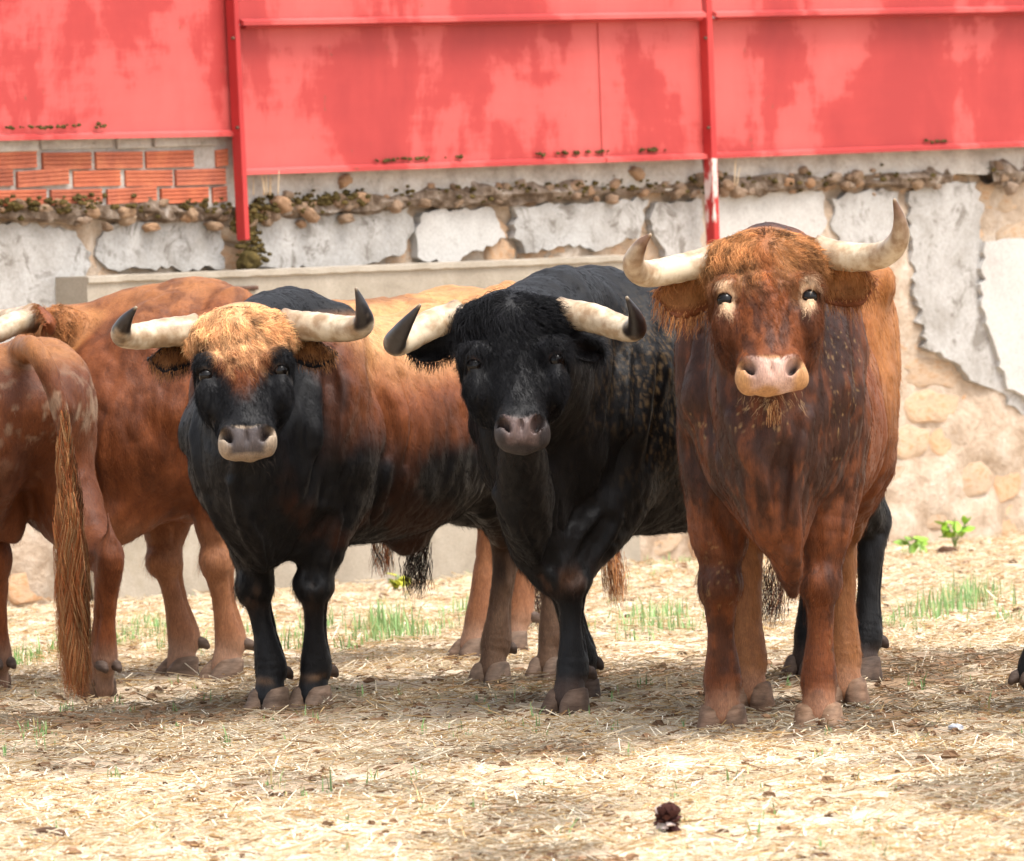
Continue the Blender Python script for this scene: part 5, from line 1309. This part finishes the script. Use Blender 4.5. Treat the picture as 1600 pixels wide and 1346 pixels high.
def bull_right():
    fl, fr = GD(1280, 24.40), GD(1130, 24.50)
    B = Bull((-0.075, -1.0), mid2(fl, fr) + np.array([0.040, 0, 0]), 1.06)
    hd = 24.10
    return B, dict(vox=0.0068, seed=5, hair=90000, paint='red5', label='big reddish brown bull facing us, with pink muzzle and pale rings round its eyes',
        fold_d=24.4, folds=[([(1155, 650), (1175, 713), (1205, 775), (1221, 822), (1236, 872), (1244, 905)], 0.020, 'add'), ([(1256, 655), (1244, 717), (1241, 795), (1243, 856), (1246, 900)], 0.018, 'add'), ([(1074, 690), (1082, 730), (1112, 772), (1132, 810), (1147, 845)], 0.015, 'sub'), ([(1362, 680), (1352, 740), (1321, 783), (1298, 822), (1270, 856)], 0.015, 'sub'), ([(1340, 480), (1350, 520), (1378, 575), (1386, 640)], 0.016, 'sub'), ([(1092, 520), (1094, 590), (1104, 650), (1120, 700)], 0.014, 'sub'), ([(1225, 700), (1222, 780), (1230, 850)], 0.014, 'sub')],
        poll=W(1194, 375, hd), nose=W(1206, 592, hd - 0.24), hw=0.97, mz=0.95, eq=0.20, girth=0.78, egg=0.22, neck=0.97, shw=0.74, hump=-0.085,
        feet=dict(FL=fl, FR=fr, HL=GD(1320, 25.65), HR=GD(1172, 25.60)),
        horns=[(pts([(1118, 405, 0.06), (1060, 420, 0.02), (1008, 428, -0.06), (990, 412, -0.14), (1000, 385, -0.19), (1017, 366, -0.21)], hd), (0.040, 0.039, 0.036, 0.030, 0.019, 0.004)),
               (pts([(1276, 393, 0.06), (1330, 402, 0.02), (1380, 398, -0.05), (1404, 375, -0.12), (1406, 345, -0.16), (1397, 311, -0.18)], hd), (0.041, 0.040, 0.036, 0.029, 0.018, 0.004))],
        horn_dark=(0.45, 0.95), horn_tip=np.array([0.13, 0.065, 0.035]),
        ears=[(W(1112, 452, hd + 0.08), W(1020, 452, hd + 0.06), 0.14, (-0.15, -1, -0.2), RED * 0.9, LIT * 0.9), (W(1284, 445, hd + 0.08), W(1372, 432, hd + 0.06), 0.13, (0.15, -1, -0.2), RED * 0.9, LIT * 0.9)],
        hoof=dict(all=(0.24, 0.15, 0.105), FL=(0.30, 0.19, 0.13), FR=(0.22, 0.14, 0.10)), forelock=0.016,
        brisket=(0.25, 0.0, 0.56), brisket_tip=(0.22, 0.04, 0.365), brw=0.07, dewlap=1.1, whisk=np.array([0.45, 0.3, 0.16]),
        tail=[W(1290, 480, 25.95), W(1288, 620, 26.05), W(1280, 800, 26.05)],
        tufts=[(W(1280, 800, 26.05), W(1270, 990, 26.0), 0.025, 220, [DRK, RED * 0.4], 1.0), (W(1211, 625, hd - 0.14), W(1211, 668, hd - 0.13), 0.014, 130, [RED * 0.7, TAN * 0.7], 0.6)])

def bull_black():
    fl, fr = GD(890, 25.72), GD(908, 26.28)
    B = Bull((-0.56, -0.83), mid2(fl, fr) + np.array([0.05, 0.0, 0]), 0.985)
    hd = 25.20
    return B, dict(vox=0.0068, seed=4, hair=90000, paint='black4', label='black bull with curly forehead and dusty mud stained shoulder, between the two brown headed bulls',
        fold_d=25.8, folds=[([(778, 775), (800, 812), (822, 842), (845, 880)], 0.018, 'add'), ([(952, 815), (925, 862), (898, 905)], 0.016, 'sub'), ([(968, 540), (962, 614), (957, 700), (950, 760)], 0.016, 'sub'), ([(1030, 569), (1026, 640), (1015, 720)], 0.014, 'sub'), ([(870, 760), (868, 830), (862, 880)], 0.015, 'sub')],
        poll=W(797, 474, hd), nose=W(816, 682, hd - 0.22), hw=1.06, mz=0.74, eq=0.215, lat=(1, 0.03, 0.02), neck=1.05, hump=-0.07,
        feet=dict(FL=fl, FR=fr, HL=GD(1348, 26.95), HR=GD(1262, 27.25)), len=1.03,
        knees=dict(FL=W(893, 965, 25.75)),
        horns=[(pts([(716, 494, 0.06), (672, 508, 0.0), (630, 533, -0.09), (617, 535, -0.17), (632, 510, -0.25), (657, 476, -0.29)], hd), (0.043, 0.043, 0.038, 0.033, 0.021, 0.004)),
               (pts([(874, 490, 0.06), (925, 497, 0.0), (975, 514, -0.09), (994, 514, -0.16), (992, 492, -0.22), (979, 464, -0.25)], hd), (0.043, 0.042, 0.036, 0.030, 0.019, 0.004))],
        horn_dark=(0.52, 0.62),
        ears=[(W(708, 535, hd + 0.10), W(635, 545, hd + 0.10), 0.085, (-0.1, -1, -0.1), BLK, BLK * 1.6), (W(885, 535, hd + 0.12), W(945, 548, hd + 0.22), 0.075, (0.1, -1, -0.1), BLK, BLK * 1.5)],
        hoof=dict(all=(0.11, 0.075, 0.06)), forelock=0.034, head_density=6.0, brisket=(0.26, 0.0, 0.50),
        tail=[W(1330, 520, 27.6), W(1310, 650, 27.65), W(1270, 800, 27.6), W(1215, 880, 27.55)],
        tufts=[(W(1215, 870, 27.6), W(1203, 985, 27.55), 0.03, 200, [BLK, RED * 0.35], 1.3)])

def bull_saddled():
    fl, fr = GD(490, 26.42), GD(424, 26.40)
    B = Bull((-0.50, -0.866), mid2(fl, fr), 0.955)
    hd = 25.95
    return B, dict(vox=0.0068, seed=3, hair=90000, paint='black3', label='black bull with orange brown saddle and tan forehead, left of the black bull',
        fold_d=26.5, folds=[([(363, 756), (385, 809), (405, 845), (414, 880), (434, 912)], 0.018, 'add'), ([(517, 815), (500, 865), (489, 906)], 0.016, 'sub'), ([(353, 815), (378, 850), (398, 878), (425, 908)], 0.013, 'sub'), ([(575, 580), (607, 635), (616, 687), (598, 745), (588, 805)], 0.018, 'sub'), ([(633, 590), (646, 661), (640, 722)], 0.012, 'sub'), ([(520, 580), (525, 650), (515, 730), (505, 780)], 0.013, 'sub')],
        poll=W(375, 494, hd), nose=W(386, 698, hd - 0.20), hw=1.03, mz=0.92, eq=0.21, brw=0.085, lat=(1, 0.0, 0.0), neck=0.80, shw=0.90, girth=0.95, hump=-0.055,
        feet=dict(FL=fl, FR=fr, HL=GD(770, 27.45), HR=GD(860, 27.70)), len=1.06,
        horns=[(pts([(306, 516, 0.06), (258, 520, 0.02), (212, 526, -0.05), (190, 523, -0.13), (196, 502, -0.20), (213, 480, -0.24)], hd), (0.045, 0.043, 0.038, 0.032, 0.020, 0.004)),
               (pts([(444, 508, 0.06), (495, 511, 0.02), (545, 514, -0.05), (568, 506, -0.11), (566, 482, -0.15), (556, 450, -0.17)], hd), (0.045, 0.043, 0.038, 0.032, 0.020, 0.004))],
        horn_dark=(0.58, 0.66),
        ears=[(W(298, 555, hd + 0.09), W(230, 556, hd + 0.06), 0.085, (-0.1, -1, -0.2), BLK * 1.4, LIT * 0.55), (W(458, 550, hd + 0.09), W(527, 548, hd + 0.07), 0.08, (0.1, -1, -0.2), BLK * 1.4, LIT * 0.7)],
        hoof=dict(all=(0.17, 0.12, 0.095)), forelock=0.013, brisket=(0.15, 0.0, 0.53), dewlap=0.85,
        tail=[W(935, 520, 28.1), W(948, 680, 28.2), W(955, 850, 28.2)],
        tufts=[(W(955, 840, 28.2), W(968, 950, 28.2), 0.028, 200, [LIT * 0.7, RED * 0.6], 1.0), (W(655, 825, 27.2), W(652, 938, 27.2), 0.028, 240, [BLK, DRK * 0.6], 1.4)])

def bull_far():
    fl, fr = GD(356, 28.25), GD(286, 28.45)
    B = Bull((-0.80, -0.60), mid2(fl, fr) + np.array([-0.05, 0.05, 0]), 0.99)
    hd = 28.50
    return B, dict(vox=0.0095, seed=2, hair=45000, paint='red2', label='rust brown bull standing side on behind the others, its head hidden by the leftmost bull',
        fold_d=28.5, folds=[([(250, 740), (262, 790), (285, 835)], 0.011, 'sub'), ([(165, 560), (176, 640), (192, 720)], 0.011, 'sub')],
        poll=W(72, 492, hd), nose=W(-52, 662, hd - 0.16), lat=(0.25, -1, 0), hw=1.0, fref=(-0.7, 0, 0.7),
        feet=dict(FL=fl, FR=fr, HL=GD(742, 29.05), HR=GD(800, 29.45)), len=1.10,
        horns=[(pts([(52, 500, -0.13), (20, 507, -0.22), (-15, 522, -0.27), (-40, 510, -0.27), (-52, 480, -0.26)], hd), (0.040, 0.039, 0.034, 0.022, 0.004)),
               (pts([(52, 495, 0.13), (25, 500, 0.26), (-8, 500, 0.35), (-30, 480, 0.36), (-35, 455, 0.35)], hd), (0.040, 0.039, 0.034, 0.022, 0.004))],
        ears=[(W(72, 512, hd - 0.12), W(70, 498, hd - 0.30), 0.11, (-1, 0, 0.2), RED, LIT * 0.5), (W(72, 512, hd + 0.12), W(78, 500, hd + 0.28), 0.10, (-1, 0, 0.2), RED, LIT * 0.5)],
        hoof=dict(all=(0.20, 0.14, 0.11)), brisket=(0.28, 0.0, 0.52), dewlap=1.2, hump=-0.09,
        tail=[W(845, 560, 29.9), W(848, 700, 30.0), W(846, 860, 30.0)],
        tufts=[(W(846, 850, 30.0), W(846, 1000, 30.0), 0.022, 160, [BLK, DRK], 1.2), (W(596, 815, 28.9), W(598, 905, 28.9), 0.024, 160, [RED, BLK, TAN * 0.5], 1.0)])

def bull_rear():
    hr, hl = GD(156, 27.40), GD(-8, 27.85)
    f = unit(np.array([-0.5, 0.866, 0.0]))
    B = Bull((f[0], f[1]), mid2(hr, hl) * 0 + np.array([W(22, 600, 27.60)[0], 27.60, 0]) + f * 1.18 * 0.90, 0.90)
    fb = B.base; lv = B.lv
    tl = [W(52, 545, 27.30), W(82, 600, 27.24), W(104, 700, 27.22), W(108, 800, 27.22)]
    return B, dict(vox=0.0095, seed=1, hair=45000, paint='red1', label='leftmost bull seen from behind, reddish brown rump and long wavy tail reaching the ground',
        poll=fb + f * 0.62 + np.array([0, 0, 1.15]), nose=fb + f * 0.90 + np.array([0, 0, 0.78]), lat=tuple(lv), fref=tuple(f),
        feet=dict(HR=hr, HL=hl, FR=fb - lv * 0.16, FL=fb + lv * 0.16),
        horns=[([fb + f * 0.56 + lv * (sg * 0.12) + np.array([0, 0, 1.14]), fb + f * 0.58 + lv * (sg * 0.25) + np.array([0, 0, 1.15]), fb + f * 0.70 + lv * (sg * 0.36) + np.array([0, 0, 1.17]), fb + f * 0.82 + lv * (sg * 0.34) + np.array([0, 0, 1.30])], (0.04, 0.038, 0.03, 0.004)) for sg in (1, -1)],
        ears=[(fb + f * 0.56 + lv * (sg * 0.12) + np.array([0, 0, 1.07]), fb + f * 0.54 + lv * (sg * 0.28) + np.array([0, 0, 1.05]), 0.10, tuple(f), RED, LIT * 0.5) for sg in (1, -1)],
        hoof=dict(all=(0.17, 0.115, 0.09)), tail=tl,
        tufts=[(W(100, 640, 27.20), W(122, 1092, 27.18), 0.036, 3600, [RED * 1.0, LIT * 0.62, RED * 0.7, TAN * 0.45], 1.1)])

def bull_edge():
    f = unit(np.array([0.80, 0.60, 0.0]))
    hl = GD(1632, 24.8)
    fb = np.array([hl[0] + 1.42 * f[0] + 0.17, 24.8 + 1.42 * f[1], 0])
    B = Bull((f[0], f[1]), fb, 0.96); fb = B.base; lv = B.lv
    return B, dict(vox=0.016, seed=6, hair=8000, paint='black', label='black bull almost wholly out of frame, only a hind hoof showing at the right edge',
        poll=fb + f * 0.62 + np.array([0, 0, 1.15]), nose=fb + f * 0.90 + np.array([0, 0, 0.78]), lat=tuple(lv), fref=tuple(f),
        hocks=dict(HL=hl + np.array([0.10, 0.06, 0.44])), feet=dict(HR=fb - f * 1.0 - lv * 0.16, HL=hl, FR=fb - lv * 0.16, FL=fb + lv * 0.16),
        horns=[([fb + f * 0.56 + lv * (sg * 0.12) + np.array([0, 0, 1.14]), fb + f * 0.58 + lv * (sg * 0.25) + np.array([0, 0, 1.15]), fb + f * 0.70 + lv * (sg * 0.36) + np.array([0, 0, 1.17]), fb + f * 0.82 + lv * (sg * 0.34) + np.array([0, 0, 1.30])], (0.04, 0.038, 0.03, 0.004)) for sg in (1, -1)],
        ears=[(fb + f * 0.56 + lv * (sg * 0.12) + np.array([0, 0, 1.07]), fb + f * 0.54 + lv * (sg * 0.28) + np.array([0, 0, 1.05]), 0.10, tuple(f), BLK, BLK) for sg in (1, -1)],
        hoof=dict(all=(0.13, 0.09, 0.07)), tail=[fb - f * 1.38 + np.array([0, 0, 1.0]), fb - f * 1.40 + np.array([0, 0, 0.7])],
        tufts=[(fb - f * 1.40 + np.array([0, 0, 0.72]), fb - f * 1.40 + np.array([0, 0, 0.35]), 0.025, 150, [BLK], 1.0)])

for fn in (bull_right, bull_black, bull_saddled, bull_far, bull_rear, bull_edge):
    t1 = time.time(); B_, sp_ = fn(); build_bull(B_, sp_); print(fn.__name__, 'built in %.1fs' % (time.time() - t1))
print('total %.1fs' % (time.time() - T0))
